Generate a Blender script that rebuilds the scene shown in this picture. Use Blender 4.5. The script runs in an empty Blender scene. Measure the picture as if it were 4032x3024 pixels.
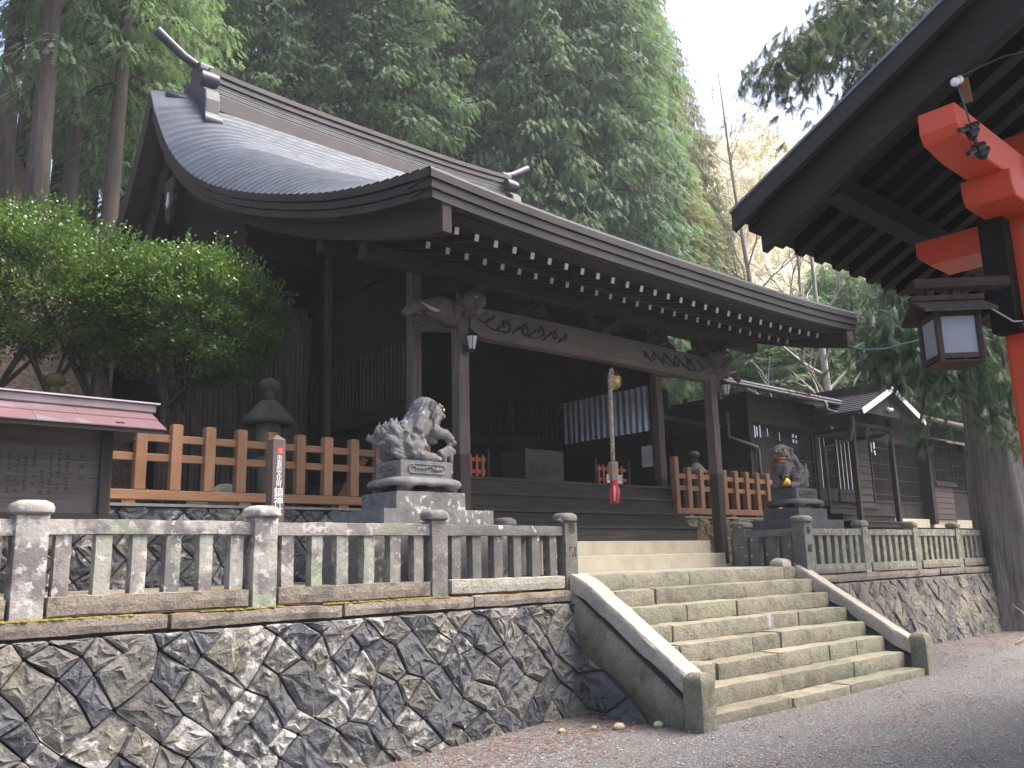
import bpy, bmesh, math, random
from mathutils import Vector, Matrix, noise
rnd = random.Random(7)
R = math.radians
sc = bpy.context.scene
col = sc.collection

# ---------------------------------------------------------------- camera
CAM = Vector((0.0, 0.0, 1.6))
YAW, PITCH, ROLL, FPX = R(41.745), R(11.484), R(-1.403), 3406.1
F = Vector((math.sin(YAW)*math.cos(PITCH), math.cos(YAW)*math.cos(PITCH), math.sin(PITCH)))
r0 = F.cross(Vector((0, 0, 1))).normalized(); u0 = r0.cross(F)
CR = math.cos(ROLL)*r0 + math.sin(ROLL)*u0
CU = -math.sin(ROLL)*r0 + math.cos(ROLL)*u0
cd = bpy.data.cameras.new('camera'); cam = bpy.data.objects.new('camera', cd); col.objects.link(cam)
cd.sensor_width = 36.0; cd.lens = FPX/4032*36.0; cd.clip_start = 0.05; cd.clip_end = 2000
m3 = Matrix((CR, CU, -F)).transposed()
cam.matrix_world = Matrix.Translation(CAM) @ m3.to_4x4()
sc.camera = cam

# ---------------------------------------------------------------- sky, sun, exposure
SUN_AZ, SUN_EL = R(122), R(60)          # compass angle from +Y towards +X, and height: veiled sun high to the right
w = bpy.data.worlds.new('World'); sc.world = w; w.use_nodes = True
nt = w.node_tree; bg = nt.nodes['Background']
sky = nt.nodes.new('ShaderNodeTexSky'); sky.sky_type = 'NISHITA'; sky.sun_disc = False
sky.sun_elevation = SUN_EL; sky.sun_rotation = SUN_AZ
sky.air_density = 0.7; sky.dust_density = 10.0; sky.ozone_density = 0.3; sky.altitude = 900
nt.links.new(sky.outputs[0], bg.inputs[0]); bg.inputs[1].default_value = 0.15
sd = bpy.data.lights.new('sun', 'SUN'); so = bpy.data.objects.new('sun', sd); col.objects.link(so)
sd.energy = 2.0; sd.angle = R(40); sd.color = (1.0, 0.93, 0.83)
sv = Vector((math.sin(SUN_AZ)*math.cos(SUN_EL), math.cos(SUN_AZ)*math.cos(SUN_EL), math.sin(SUN_EL)))
so.rotation_euler = sv.to_track_quat('Z', 'Y').to_euler()
vs = sc.view_settings; vs.view_transform = 'Standard'; vs.look = 'None'; vs.gamma = 1.0; vs.exposure = 1.85
sc.cycles.use_denoising = True; sc.cycles.max_bounces = 5; sc.cycles.diffuse_bounces = 2; sc.cycles.glossy_bounces = 2
sc.cycles.transparent_max_bounces = 8

# ---------------------------------------------------------------- helpers
ORG = {}
def tag(o, label=None, cat=None, group=None, kind=None):
    if label: o['label'] = label
    if cat: o['category'] = cat
    if group: o['group'] = group
    if kind: o['kind'] = kind
    return o
def thing(name, loc, label, cat, group=None):
    o = bpy.data.objects.new(name, None); col.objects.link(o); o.location = loc; ORG[o] = Vector(loc)
    o.empty_display_size = 0.1
    return tag(o, label, cat, group, 'thing')
def link(name, me, parent=None):
    o = bpy.data.objects.new(name, me); col.objects.link(o)
    if parent is not None:
        o.parent = parent; ORG[o] = ORG.get(parent, Vector((0, 0, 0)))
    else: ORG[o] = Vector((0, 0, 0))
    return o
def copy_tree(o, parent=None):
    c = o.copy(); col.objects.link(c); c.parent = parent
    for ch in o.children: copy_tree(ch, c)
    return c
class MB:
    def __init__(s): s.v = []; s.f = []
    def add(s, vs, fs):
        n = len(s.v); s.v += [tuple(v) for v in vs]; s.f += [tuple(i+n for i in f) for f in fs]; return s
    def hexa(s, p):   # p: 4 bottom (ccw from above) + 4 top
        return s.add(p, [(0,3,2,1),(4,5,6,7),(0,1,5,4),(1,2,6,5),(2,3,7,6),(3,0,4,7)])
    def box(s, x0, x1, y0, y1, z0, z1):
        return s.hexa([(x0,y0,z0),(x1,y0,z0),(x1,y1,z0),(x0,y1,z0),(x0,y0,z1),(x1,y0,z1),(x1,y1,z1),(x0,y1,z1)])
    def bar(s, a, b, w, h, up=(0,0,1)):   # box from a to b, w across, h along up
        a, b = Vector(a), Vector(b); d = (b-a).normalized(); u = Vector(up)
        sx = d.cross(u).normalized()*(w/2); u = sx.cross(d).normalized()*(h/2)
        return s.hexa([a-sx-u, a+sx-u, b+sx-u, b-sx-u, a-sx+u, a+sx+u, b+sx+u, b-sx+u])
    def prism(s, poly, e0, e1, fn):       # poly: 2d ccw list, extruded e0..e1, fn(u,v,e)->xyz
        n = len(poly)
        vs = [fn(u, v, e0) for u, v in poly]+[fn(u, v, e1) for u, v in poly]
        return s.add(vs, [tuple(range(n-1, -1, -1)), tuple(range(n, 2*n))]+[(i, (i+1) % n, n+(i+1) % n, n+i) for i in range(n)])
    def tube(s, pts, rad, n=6, cap=True):
        pts = [Vector(p) for p in pts]; rings = []
        if not hasattr(rad, '__len__'): rad = [rad]*len(pts)
        d0 = (pts[1]-pts[0]).normalized(); ref = Vector((0,0,1)) if abs(d0.z) < .9 else Vector((1,0,0))
        base = len(s.v)
        for i, p in enumerate(pts):
            d = (pts[min(i+1, len(pts)-1)]-pts[max(i-1, 0)]).normalized()
            a = d.cross(ref).normalized(); b = d.cross(a).normalized()
            s.v += [tuple(p+(a*math.cos(2*math.pi*k/n)+b*math.sin(2*math.pi*k/n))*rad[i]) for k in range(n)]
        for i in range(len(pts)-1):
            for k in range(n):
                s.f.append((base+i*n+k, base+i*n+(k+1) % n, base+(i+1)*n+(k+1) % n, base+(i+1)*n+k))
        if cap:
            s.f.append(tuple(base+k for k in range(n-1, -1, -1))); s.f.append(tuple(base+(len(pts)-1)*n+k for k in range(n)))
        return s
    def lathe(s, prof, c, n=16, rot=0.0):  # prof: (r,z) from bottom to top
        base = len(s.v)
        for r, z in prof:
            s.v += [(c[0]+r*math.cos(rot+2*math.pi*k/n), c[1]+r*math.sin(rot+2*math.pi*k/n), c[2]+z) for k in range(n)]
        for i in range(len(prof)-1):
            for k in range(n):
                s.f.append((base+i*n+k, base+i*n+(k+1) % n, base+(i+1)*n+(k+1) % n, base+(i+1)*n+k))
        s.f.append(tuple(base+k for k in range(n-1, -1, -1))); s.f.append(tuple(base+(len(prof)-1)*n+k for k in range(n)))
        return s
    def grid(s, rows, close=False):        # rows: list of equal-length point lists
        base = len(s.v); n = len(rows[0])
        for r in rows: s.v += [tuple(p) for p in r]
        for i in range(len(rows)-1):
            for k in range(n-1 if not close else n):
                s.f.append((base+i*n+k, base+i*n+(k+1) % n, base+(i+1)*n+(k+1) % n, base+(i+1)*n+k))
        return s
    def build(s, name, mat, parent=None, smooth=False, bevel=0, seg=1, ang=None):
        me = bpy.data.meshes.new(name)
        o_ = ORG.get(parent, Vector((0,0,0))) if parent is not None else Vector((0,0,0))
        me.from_pydata([(v[0]-o_.x, v[1]-o_.y, v[2]-o_.z) for v in s.v], [], s.f); me.update()
        if smooth: me.polygons.foreach_set('use_smooth', [True]*len(me.polygons))
        if smooth and ang: me.set_sharp_from_angle(angle=R(ang))
        if mat: me.materials.append(mat)
        o = link(name, me, parent)
        if bevel:
            b = o.modifiers.new('bevel', 'BEVEL'); b.width = bevel; b.segments = seg; b.limit_method = 'ANGLE'; b.angle_limit = R(40)
        return o
def dupe(o, dx=0, dy=0, dz=0, name=None):
    c = o.copy(); col.objects.link(c); c.parent = o.parent; c.location = o.location+Vector((dx, dy, dz)); return c
def nz(p, s=1.0): return noise.noise(Vector(p)*s)
def rough_block(mb, x0, x1, y0, y1, z0, z1, cell=.09, amp=.012, seed=0, taper=None):
    """box with subdivided, knocked-about faces and softened edges"""
    nx = max(2, int((x1-x0)/cell)); ny = max(2, int((y1-y0)/cell)); nz_ = max(2, int((z1-z0)/cell))
    idx = {}; vs = []; fs = []
    def pt(i, j, k):
        key = (i, j, k)
        if key in idx: return idx[key]
        x = x0+(x1-x0)*i/nx; y = y0+(y1-y0)*j/ny; z = z0+(z1-z0)*k/nz_
        ext = (i in (0, nx))+(j in (0, ny))+(k in (0, nz_))
        q = Vector((x, y, z)); c = Vector(((x0+x1)/2, (y0+y1)/2, (z0+z1)/2))
        d = Vector((nz((x*3+seed, y*3, z*3)), nz((x*3, y*3+seed+9, z*3)), nz((x*3, y*3, z*3+seed+5))))*amp
        d += Vector((nz((x*11+seed, y*11, z*11)), nz((x*11, y*11+seed+9, z*11)), nz((x*11, y*11, z*11+seed+5))))*amp*.7
        if ext >= 2:
            for a, (n_, lo, hi) in enumerate(((i, 0, nx), (j, 0, ny), (k, 0, nz_))):
                if n_ == lo: d[a] += amp*.8
                if n_ == hi: d[a] -= amp*.8
        vs.append(q+d); idx[key] = len(vs)-1; return idx[key]
    def face(fix, val, na, nb, flip):
        for a in range(na):
            for b in range(nb):
                g = [(a, b), (a+1, b), (a+1, b+1), (a, b+1)]
                if flip: g.reverse()
                ks = []
                for u, v in g:
                    t = [0, 0, 0]; t[fix] = val; o_ = [q for q in (0, 1, 2) if q != fix]; t[o_[0]] = u; t[o_[1]] = v
                    ks.append(pt(*t))
                fs.append(tuple(ks))
    face(2, 0, nx, ny, True); face(2, nz_, nx, ny, False)
    face(0, 0, ny, nz_, True); face(0, nx, ny, nz_, False)
    face(1, 0, nx, nz_, False); face(1, ny, nx, nz_, True)
    if taper: vs = [taper(v) for v in vs]
    return mb.add(vs, fs)

_ts = bpy.data.scenes.new('bake_scene')
def baked(o):           # mesh of an object with its modifiers applied, worked out in an otherwise empty scene
    _ts.collection.objects.link(o); vl = _ts.view_layers[0]; vl.update()
    me = bpy.data.meshes.new_from_object(o.evaluated_get(vl.depsgraph), depsgraph=vl.depsgraph)
    _ts.collection.objects.unlink(o); bpy.data.objects.remove(o); return me
# ---------------------------------------------------------------- materials
MATS = {}
class NG:
    def __init__(s, name):
        s.m = bpy.data.materials.new(name); s.m.use_nodes = True; s.t = s.m.node_tree; s.n = s.t.nodes
        s.b = s.n['Principled BSDF']; s.pos = s.n.new('ShaderNodeNewGeometry').outputs['Position']
    def L(s, a, b): s.t.links.new(a, b)
    def map(s, scale):
        n = s.n.new('ShaderNodeMapping'); n.inputs['Scale'].default_value = scale; s.L(s.pos, n.inputs['Vector']); return n.outputs[0]
    def noise(s, scale, detail=4, rough=.55, vec=None, dist=0):
        n = s.n.new('ShaderNodeTexNoise'); n.inputs['Scale'].default_value = scale; n.inputs['Detail'].default_value = detail
        n.inputs['Roughness'].default_value = rough; n.inputs['Distortion'].default_value = dist
        s.L(vec or s.pos, n.inputs['Vector']); return n.outputs['Fac']
    def voro(s, scale, vec=None, out='Distance', feat='F1'):
        n = s.n.new('ShaderNodeTexVoronoi'); n.inputs['Scale'].default_value = scale; n.feature = feat
        s.L(vec or s.pos, n.inputs['Vector']); return n.outputs[out]
    def ramp(s, fac, stops):
        n = s.n.new('ShaderNodeValToRGB'); e = n.color_ramp.elements
        while len(e) < len(stops): e.new(.5)
        for el, (p, c) in zip(e, stops):
            el.position = p; el.color = (c, c, c, 1) if not hasattr(c, '__len__') else (*c[:3], 1)
        s.L(fac, n.inputs[0]); return n.outputs[0]
    def mix(s, fac, a, b, mode='MIX'):
        n = s.n.new('ShaderNodeMix'); n.data_type = 'RGBA'; n.blend_type = mode
        for sock, v in ((n.inputs[0], fac), (n.inputs[6], a), (n.inputs[7], b)):
            if hasattr(v, 'is_linked'): s.L(v, sock)
            elif hasattr(v, '__len__'): sock.default_value = (*v[:3], 1)
            else: sock.default_value = v
        return n.outputs[2]
    def math(s, op, a, b=0.0, clamp=False):
        n = s.n.new('ShaderNodeMath'); n.operation = op; n.use_clamp = clamp
        for sock, v in ((n.inputs[0], a), (n.inputs[1], b)):
            if hasattr(v, 'is_linked'): s.L(v, sock)
            else: sock.default_value = v
        return n.outputs[0]
    def sep(s, ax):
        n = s.n.new('ShaderNodeSeparateXYZ'); s.L(s.pos, n.inputs[0]); return n.outputs[ax]
    def rand(s): return s.n.new('ShaderNodeObjectInfo').outputs['Random']
    def mrange(s, v, a, b, c=0, d=1):
        n = s.n.new('ShaderNodeMapRange'); s.L(v, n.inputs[0])
        for k, q in enumerate((a, b, c, d)): n.inputs[k+1].default_value = q
        n.clamp = True; return n.outputs[0]
    def bump(s, h, strength=.3, dist=.02, prev=None):
        n = s.n.new('ShaderNodeBump'); n.inputs['Strength'].default_value = strength; n.inputs['Distance'].default_value = dist
        s.L(h, n.inputs['Height'])
        if prev: s.L(prev, n.inputs['Normal'])
        return n.outputs[0]
    def done(s, colr, rough=.8, normal=None, metal=0.0, spec=.4):
        if hasattr(colr, 'is_linked'): s.L(colr, s.b.inputs['Base Color'])
        else: s.b.inputs['Base Color'].default_value = (*colr, 1)
        if hasattr(rough, 'is_linked'): s.L(rough, s.b.inputs['Roughness'])
        else: s.b.inputs['Roughness'].default_value = rough
        s.b.inputs['Metallic'].default_value = metal; s.b.inputs['Specular IOR Level'].default_value = spec
        if normal: s.L(normal, s.b.inputs['Normal'])
        return s.m
def plain(name, c, rough=.6, var=.15, scale=6, bump=.15, bscale=60, metal=0, spec=.4):
    if name in MATS: return MATS[name]
    g = NG(name); n = g.noise(scale, 5)
    cc = g.ramp(n, [(.25, tuple(x*(1-var) for x in c)), (.75, tuple(min(1, x*(1+var)) for x in c))])
    MATS[name] = g.done(cc, rough, g.bump(g.noise(bscale, 3), bump, .01), metal, spec); return MATS[name]
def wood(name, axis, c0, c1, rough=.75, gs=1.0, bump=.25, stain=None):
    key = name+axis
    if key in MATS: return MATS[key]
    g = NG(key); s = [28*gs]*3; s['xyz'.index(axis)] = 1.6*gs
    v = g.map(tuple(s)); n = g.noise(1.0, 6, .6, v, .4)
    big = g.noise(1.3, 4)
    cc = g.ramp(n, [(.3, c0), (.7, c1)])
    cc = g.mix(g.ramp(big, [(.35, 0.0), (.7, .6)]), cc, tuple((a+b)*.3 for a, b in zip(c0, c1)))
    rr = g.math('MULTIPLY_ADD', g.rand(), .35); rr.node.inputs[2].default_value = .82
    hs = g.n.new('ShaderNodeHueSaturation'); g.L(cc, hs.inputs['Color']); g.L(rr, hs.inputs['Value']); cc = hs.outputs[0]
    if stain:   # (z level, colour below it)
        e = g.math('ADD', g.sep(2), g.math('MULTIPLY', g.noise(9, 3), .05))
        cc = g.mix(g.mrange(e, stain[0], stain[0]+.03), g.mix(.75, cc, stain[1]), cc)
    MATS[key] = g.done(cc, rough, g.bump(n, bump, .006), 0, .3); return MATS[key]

# stone of the retaining walls
g = NG('wall_stone'); rn = g.rand()
base = g.ramp(rn, [(0, (.040,.043,.050)), (.25, (.075,.078,.088)), (.45, (.12,.115,.095)), (.6, (.055,.058,.065)), (.8, (.15,.138,.105)), (1, (.10,.09,.10))])
n1 = g.noise(5, 8, .65); cc = g.mix(g.ramp(n1, [(.3, 0.0), (.75, .7)]), base, g.mix(.5, base, (.20,.195,.19)))
cc = g.mix(g.ramp(g.noise(2.2, 5, .6), [(.55, 0.0), (.75, .45)]), cc, (.17,.145,.075))
X = g.sep(0)
blob = g.math('ADD', g.noise(11, 5, .55), g.math('MULTIPLY', g.noise(1.9, 3), .9))
blob = g.math('ADD', blob, g.math('MULTIPLY', g.math('SUBTRACT', g.rand(), .5), .34))
amt = g.mrange(g.math('ABSOLUTE', g.math('SUBTRACT', X, 3.7)), .5, 3.0, 1.03, 1.27)
lich = g.mrange(g.math('SUBTRACT', blob, amt), 0, .06)
cc = g.mix(g.math('MULTIPLY', lich, .8), cc, g.mix(g.noise(30, 3), (.27,.26,.24), (.46,.445,.415)))
dots = g.mrange(g.voro(9), .13, .10); keep = g.mrange(g.noise(3.1, 2), .55, .6)
cc = g.mix(g.math('MULTIPLY', g.math('MULTIPLY', dots, keep), g.mrange(X, 7, 5, 0, .8)), cc, (.58,.57,.53))
vm = g.map((7, 7, 1.1)); drip = g.math('MULTIPLY', g.mrange(g.noise(1, 5, .6, vm), .64, .7), g.mrange(g.sep(2), .45, 1.1, 0, .55))
cc = g.mix(drip, cc, (.45,.43,.40))
cc = g.mix(g.math('MULTIPLY', g.mrange(g.noise(2.3, 4), .40, .58), g.mrange(X, 12, 13, 0, .75)), cc, g.mix(g.noise(1.1, 3), (.30,.25,.15), (.24,.225,.19)))
nb = g.bump(g.noise(6, 6, .6), .9, .07); nb = g.bump(g.noise(28, 5, .6), .6, .02, nb)
MATS['wall_stone'] = g.done(cc, .85, nb)
# granite coping and base stones
def granite(name, c0, c1, stains, moss=0.0, var=.12):
    g = NG(name); sp = g.noise(48, 7, .75)
    cc = g.mix(g.ramp(sp, [(.34, 0.0), (.66, 1.0)]), c0, c1)
    cc = g.mix(g.mrange(g.noise(85, 3, .6), .62, .70, 0, .6), cc, tuple(x*.38 for x in c0))
    cc = g.mix(g.mrange(g.noise(120, 2, .6), .64, .70, 0, .5), cc, tuple(min(.8, x*1.45) for x in c1))
    for (c, lo, hi, k, s) in stains:
        cc = g.mix(g.mrange(g.noise(s, 7, .66), lo, hi, 0, k), cc, c)
    rr = g.math('MULTIPLY_ADD', g.rand(), var*2); rr.node.inputs[2].default_value = 1-var
    hs = g.n.new('ShaderNodeHueSaturation'); g.L(cc, hs.inputs['Color']); g.L(rr, hs.inputs['Value']); cc = hs.outputs[0]
    nrm = g.n.new('ShaderNodeNewGeometry').outputs['Normal']; sx = g.n.new('ShaderNodeSeparateXYZ'); g.L(nrm, sx.inputs[0])
    if moss:
        mm = g.math('MULTIPLY', g.mrange(sx.outputs[2], .5, .9), g.mrange(g.noise(5, 4), .4, .55, 0, moss))
        cc = g.mix(mm, cc, g.mix(g.noise(8, 3), (.16,.13,.025), (.2,.09,.04)))
    nb = g.bump(g.noise(45, 6, .75), .9, .022); nb = g.bump(g.noise(11, 4, .6), .5, .05, nb)
    MATS[name] = g.done(cc, .9, nb); return MATS[name]
granite('coping_granite', (.17,.14,.11), (.32,.275,.225), [((.085,.072,.066), .50, .64, .75, 4), ((.46,.43,.40), .62, .70, .6, 9)], .9)
granite('stair_granite', (.165,.148,.108), (.32,.29,.215), [((.17,.20,.13), .42, .68, .6, 1.3), ((.095,.09,.062), .50, .68, .7, 3.5), ((.33,.30,.235), .56, .70, .5, 2.0), ((.06,.056,.046), .62, .69, .7, 12)], 0, .18)
granite('kerb_granite', (.29,.27,.22), (.45,.425,.36), [((.24,.23,.17), .50, .66, .6, 3.5), ((.16,.155,.12), .60, .70, .6, 9)], 0, .08)
granite('mossy_granite', (.14,.138,.095), (.27,.255,.185), [((.085,.085,.05), .48, .66, .75, 4), ((.25,.22,.18), .52, .66, .6, 6)], 0)
# stone fence: bleached and lichened away from the stair, plain grey next to it
g = NG('fence_stone'); X = g.sep(0); rn = g.rand()
old = g.ramp(rn, [(0, (.25,.225,.20)), (.4, (.36,.335,.305)), (.7, (.30,.31,.25)), (1, (.40,.37,.34))])
old = g.mix(g.mrange(g.noise(40, 6, .75), .45, .7, 0, .5), old, (.22,.20,.185))
old = g.mix(g.mrange(g.noise(3.6, 8, .62), .47, .56, 0, .85), old, (.135,.118,.120))
old = g.mix(g.mrange(g.noise(12, 6, .6), .56, .61, 0, .8), old, (.50,.485,.44))
old = g.mix(g.mrange(g.noise(2.0, 4), .56, .66, 0, .6), old, (.27,.32,.20))
new = g.ramp(g.noise(9, 6, .6), [(.3, (.095,.092,.082)), (.7, (.165,.16,.14))])
new = g.mix(g.mrange(g.noise(2.1, 4), .5, .66, 0, .7), new, (.095,.09,.095))
new = g.mix(g.mrange(g.noise(50, 5, .7), .5, .7, 0, .35), new, (.22,.21,.19))
new = g.mix(g.mrange(g.noise(10, 4), .66, .69, 0, .9), new, (.54,.52,.42))
cc = g.mix(g.mrange(g.math('ADD', X, g.math('MULTIPLY', g.noise(2, 3), 1.6)), 5.3, 6.4), old, new)
far = g.ramp(g.noise(8, 6, .6), [(.3, (.15,.15,.10)), (.7, (.31,.30,.225))])
far = g.mix(g.mrange(g.noise(1, 5, .6, g.map((9, 9, 1.2))), .52, .67, 0, .7), far, (.11,.10,.088))
far = g.mix(g.mrange(g.noise(13, 4), .61, .66, 0, .8), far, (.46,.46,.38))
cc = g.mix(g.mrange(g.math('ADD', X, g.math('MULTIPLY', g.noise(2, 3), 1.2)), 13.2, 14.2), cc, far)
nb = g.bump(g.noise(30, 6, .7), .55, .02)
MATS['fence_stone'] = g.done(cc, .9, nb)
# statue stone
g = NG('statue_stone'); n1 = g.noise(9, 7, .6)
cc = g.ramp(n1, [(.3, (.10,.10,.098)), (.7, (.205,.20,.19))])
cc = g.mix(g.mrange(g.math('ADD', g.noise(16, 4), g.math('MULTIPLY', g.noise(1.7, 2), .8)), 1.06, 1.12, 0, .8), cc, (.50,.48,.42))
MATS['statue_stone'] = g.done(cc, .85, g.bump(g.noise(50, 4), .35, .01))
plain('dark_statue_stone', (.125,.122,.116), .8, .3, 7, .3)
plain('gold', (.75,.46,.10), .28, .1, 5, .05, 40, 1.0)
plain('mouth_red', (.28,.03,.02), .6)
WD = lambda ax: wood('dark_wood_', ax, (.013,.0105,.0095), (.032,.025,.022))
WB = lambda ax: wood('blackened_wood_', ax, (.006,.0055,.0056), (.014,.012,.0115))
WP = lambda ax: wood('post_wood_', ax, (.08,.062,.054), (.19,.15,.13), .8, 1, .3, (2.98, (.030,.020,.019)))
WO = lambda ax: wood('orange_wood_', ax, (.23,.115,.055), (.34,.185,.10), .7, 1.2, .2)
WG = lambda ax: wood('grey_wood_', ax, (.024,.0195,.0175), (.065,.054,.048), .85)
WK = lambda ax: wood('beam_wood_', ax, (.065,.055,.047), (.13,.11,.095), .85)
g = NG('sheet_copper'); n1 = g.noise(2.0, 5); cc = g.ramp(n1, [(.3, (.026,.032,.046)), (.7, (.050,.060,.082))])
cc = g.mix(g.mrange(g.noise(14, 4), .6, .72, 0, .4), cc, (.09,.085,.085))
g.b.inputs['Specular Tint'].default_value = (.62, .76, 1, 1)  # blue of the reflected sky is put into the sheen tint
MATS['sheet_copper'] = g.done(cc, g.mrange(g.noise(5, 3), .3, .7, .46, .60), g.bump(g.noise(6, 3), .06, .05), .0, .30)
g = NG('fascia_copper'); cc = g.ramp(g.noise(1.6, 6), [(.3, (.020,.017,.0165)), (.7, (.042,.035,.034))])
cc = g.mix(g.mrange(g.noise(1, 5, .6, g.map((9, 9, 1))), .55, .75, 0, .5), cc, (.018,.017,.018))
MATS['fascia_copper'] = g.done(cc, .6, g.bump(g.noise(30, 3), .1, .01), .25, .4)
plain('white_paint', (.62,.60,.56), .6, .12, 20)
g = NG('cream_concrete'); cc = g.ramp(g.noise(4, 5), [(.3, (.44,.385,.27)), (.7, (.56,.50,.37))])
cc = g.mix(g.mrange(g.noise(1, 4, .6, g.map((8, 8, 1.5))), .58, .7, 0, .35), cc, (.40,.32,.19))
MATS['cream_concrete'] = g.done(cc, .85, g.bump(g.noise(60, 3), .15, .005))
MATS['paving'] = plain('paving', (.34,.325,.29), .9, .15, 5, .3, 50)
plain('vermilion', (.58,.075,.032), .42, .12, 3, .1, 25)
plain('black_metal', (.012,.012,.013), .45)
plain('frosted_glass', (.27,.285,.30), .45, .08, 4, .05)
plain('lamp_glass', (.42,.46,.46), .2, .1)
g = NG('galvanised'); MATS['galvanised'] = g.done(g.ramp(g.noise(3, 4), [(.3, (.30,.36,.44)), (.7, (.48,.54,.62))]), .38, None, .5)
plain('brass', (.36,.24,.10), .38, .25, 8, .1, 30, .9)
plain('paper', (.62,.61,.57), .9, .06)
plain('sign_white', (.78,.78,.78), .4, .03)
plain('ink', (.02,.02,.02), .6)
plain('red_cloth', (.55,.045,.06), .9, .2, 20)
plain('white_cloth', (.60,.52,.42), .9, .1, 20)
g = NG('rope'); ck = g.n.new('ShaderNodeTexChecker'); ck.inputs['Scale'].default_value = 34
mp = g.n.new('ShaderNodeMapping'); mp.inputs['Rotation'].default_value = (R(45), R(45), 0); g.L(g.pos, mp.inputs[0]); g.L(mp.outputs[0], ck.inputs[0])
MATS['rope'] = g.done(g.mix(g.math('MULTIPLY', ck.outputs['Fac'], g.ramp(g.noise(30, 2), [(.4, .3), (.6, 1.0)])), (.50,.44,.34), (.12,.06,.055)), .95)
g = NG('pink_metal'); cc = g.ramp(g.noise(1.1, 3), [(.35, (.115,.066,.074)), (.65, (.155,.082,.088))])
cc = g.mix(g.mrange(g.noise(1.9, 4, .6), .5, .56, 0, .8), cc, (.145,.13,.148)); cc = g.mix(g.mrange(g.noise(2.6, 5), .6, .68, 0, .6), cc, (.09,.075,.08))
MATS['pink_metal'] = g.done(cc, .5, None, 0, .3)
plain('bark_dark', (.035,.028,.022), .95, .4, 8, .6, 30)
g = NG('bark'); v = g.map((9, 9, 1.2)); n1 = g.noise(1, 7, .65, v); rr = g.rand()
cc = g.ramp(n1, [(.3, (.028,.021,.017)), (.7, (.10,.08,.068))]); cc = g.mix(g.math('MULTIPLY', rr, .5), cc, (.07,.06,.053))
MATS['bark'] = g.done(cc, .95, g.bump(n1, .8, .04))
g = NG('cedar_bark'); v = g.map((16, 16, .8)); n1 = g.noise(1, 8, .7, v)
cc = g.ramp(n1, [(.3, (.075,.062,.055)), (.7, (.28,.245,.22))]); cc = g.mix(g.mrange(g.noise(3, 3), .5, .7, 0, .45), cc, (.19,.17,.11))
MATS['cedar_bark'] = g.done(cc, .95, g.bump(n1, 1.0, .06))
plain('pale_bark', (.34,.32,.29), .9, .35, 6, .4, 40)
plain('twig', (.20,.165,.14), .9, .3, 5)
def leafmat(name, cols, rough=.5, trans=.3, scale=1.6, spec=.4):
    g = NG(name); n = g.math('ADD', g.math('MULTIPLY', g.noise(scale, 3), .6), g.math('MULTIPLY', g.noise(14, 2), .45))
    n = g.math('ADD', n, g.math('MULTIPLY', g.math('SUBTRACT', g.rand(), .5), .16))
    k = len(cols); cc = g.ramp(n, [(.32+.4*i/(k-1), c) for i, c in enumerate(cols)])
    m = g.done(cc, rough, None, 0, spec)
    tr = g.n.new('ShaderNodeBsdfTranslucent'); mx = g.n.new('ShaderNodeMixShader'); mx.inputs[0].default_value = trans
    g.L(g.mix(.5, cc, g.mix(1.0, cc, (1.6,1.7,.8), 'MULTIPLY')), tr.inputs[0])
    g.L(g.b.outputs[0], mx.inputs[1]); g.L(tr.outputs[0], mx.inputs[2]); g.L(mx.outputs[0], g.n['Material Output'].inputs[0])
    MATS[name] = m; return m
leafmat('hinoki_leaf', [(.05,.10,.065), (.095,.17,.095), (.155,.235,.125), (.23,.31,.165)], .6, .5)
leafmat('cypress_leaf_brownish', [(.05,.065,.03), (.10,.115,.05), (.15,.155,.07), (.2,.17,.08)], .6, .4)
leafmat('cedar_leaf', [(.018,.042,.026), (.035,.075,.038), (.065,.11,.045), (.12,.16,.05)], .6, .3)  # greens darkened to stand for boughs seen against the light
leafmat('shrub_leaf', [(.026,.056,.014), (.058,.118,.022), (.105,.18,.036), (.18,.26,.06)], .35, .35, 2.2, .5)
leafmat('far_leaf', [(.14,.14,.06), (.30,.27,.13), (.45,.40,.22), (.55,.49,.33)], .8, .3, .2)  # sunlight on the far wood is put into these pale tones
# ground
g = NG('gravel'); v1 = g.voro(70, None, 'Color'); hs = g.n.new('ShaderNodeSeparateColor'); g.L(v1, hs.inputs[0])
cc = g.ramp(hs.outputs[0], [(0, (.050,.050,.055)), (.5, (.095,.094,.098)), (.85, (.15,.145,.142)), (1, (.27,.26,.245))])
cc = g.mix(g.mrange(g.noise(1.2, 5, .6), .52, .7, 0, .4), cc, (.125,.105,.094))
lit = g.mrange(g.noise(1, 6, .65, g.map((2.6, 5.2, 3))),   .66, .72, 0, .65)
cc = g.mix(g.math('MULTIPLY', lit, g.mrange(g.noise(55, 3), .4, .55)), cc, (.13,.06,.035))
nb = g.bump(g.voro(70), .7, .012)
MATS['gravel'] = g.done(cc, .9, nb)
g = NG('litter'); n1 = g.noise(14, 6, .75)
cc = g.ramp(n1, [(.3, (.035,.024,.016)), (.5, (.12,.082,.055)), (.72, (.30,.22,.155))])
cc = g.mix(g.mrange(g.noise(.35, 3), .42, .6, 0, .55), cc, (.055,.042,.032))
cc = g.mix(g.mrange(g.noise(.8, 4), .6, .7, 0, .5), cc, (.05,.07,.025))
MATS['litter'] = g.done(cc, .95, g.bump(g.noise(22, 6, .7), 1.0, .12))
g = NG('terrace_soil'); cc = g.ramp(g.noise(6, 6, .7), [(.3, (.13,.115,.09)), (.6, (.25,.23,.20)), (.75, (.15,.14,.05))])
MATS['terrace_soil'] = g.done(cc, .95, g.bump(g.noise(60, 4), .6, .02))
plain('moss', (.15,.125,.022), 1.0, .5, 12, .9, 70)
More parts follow.
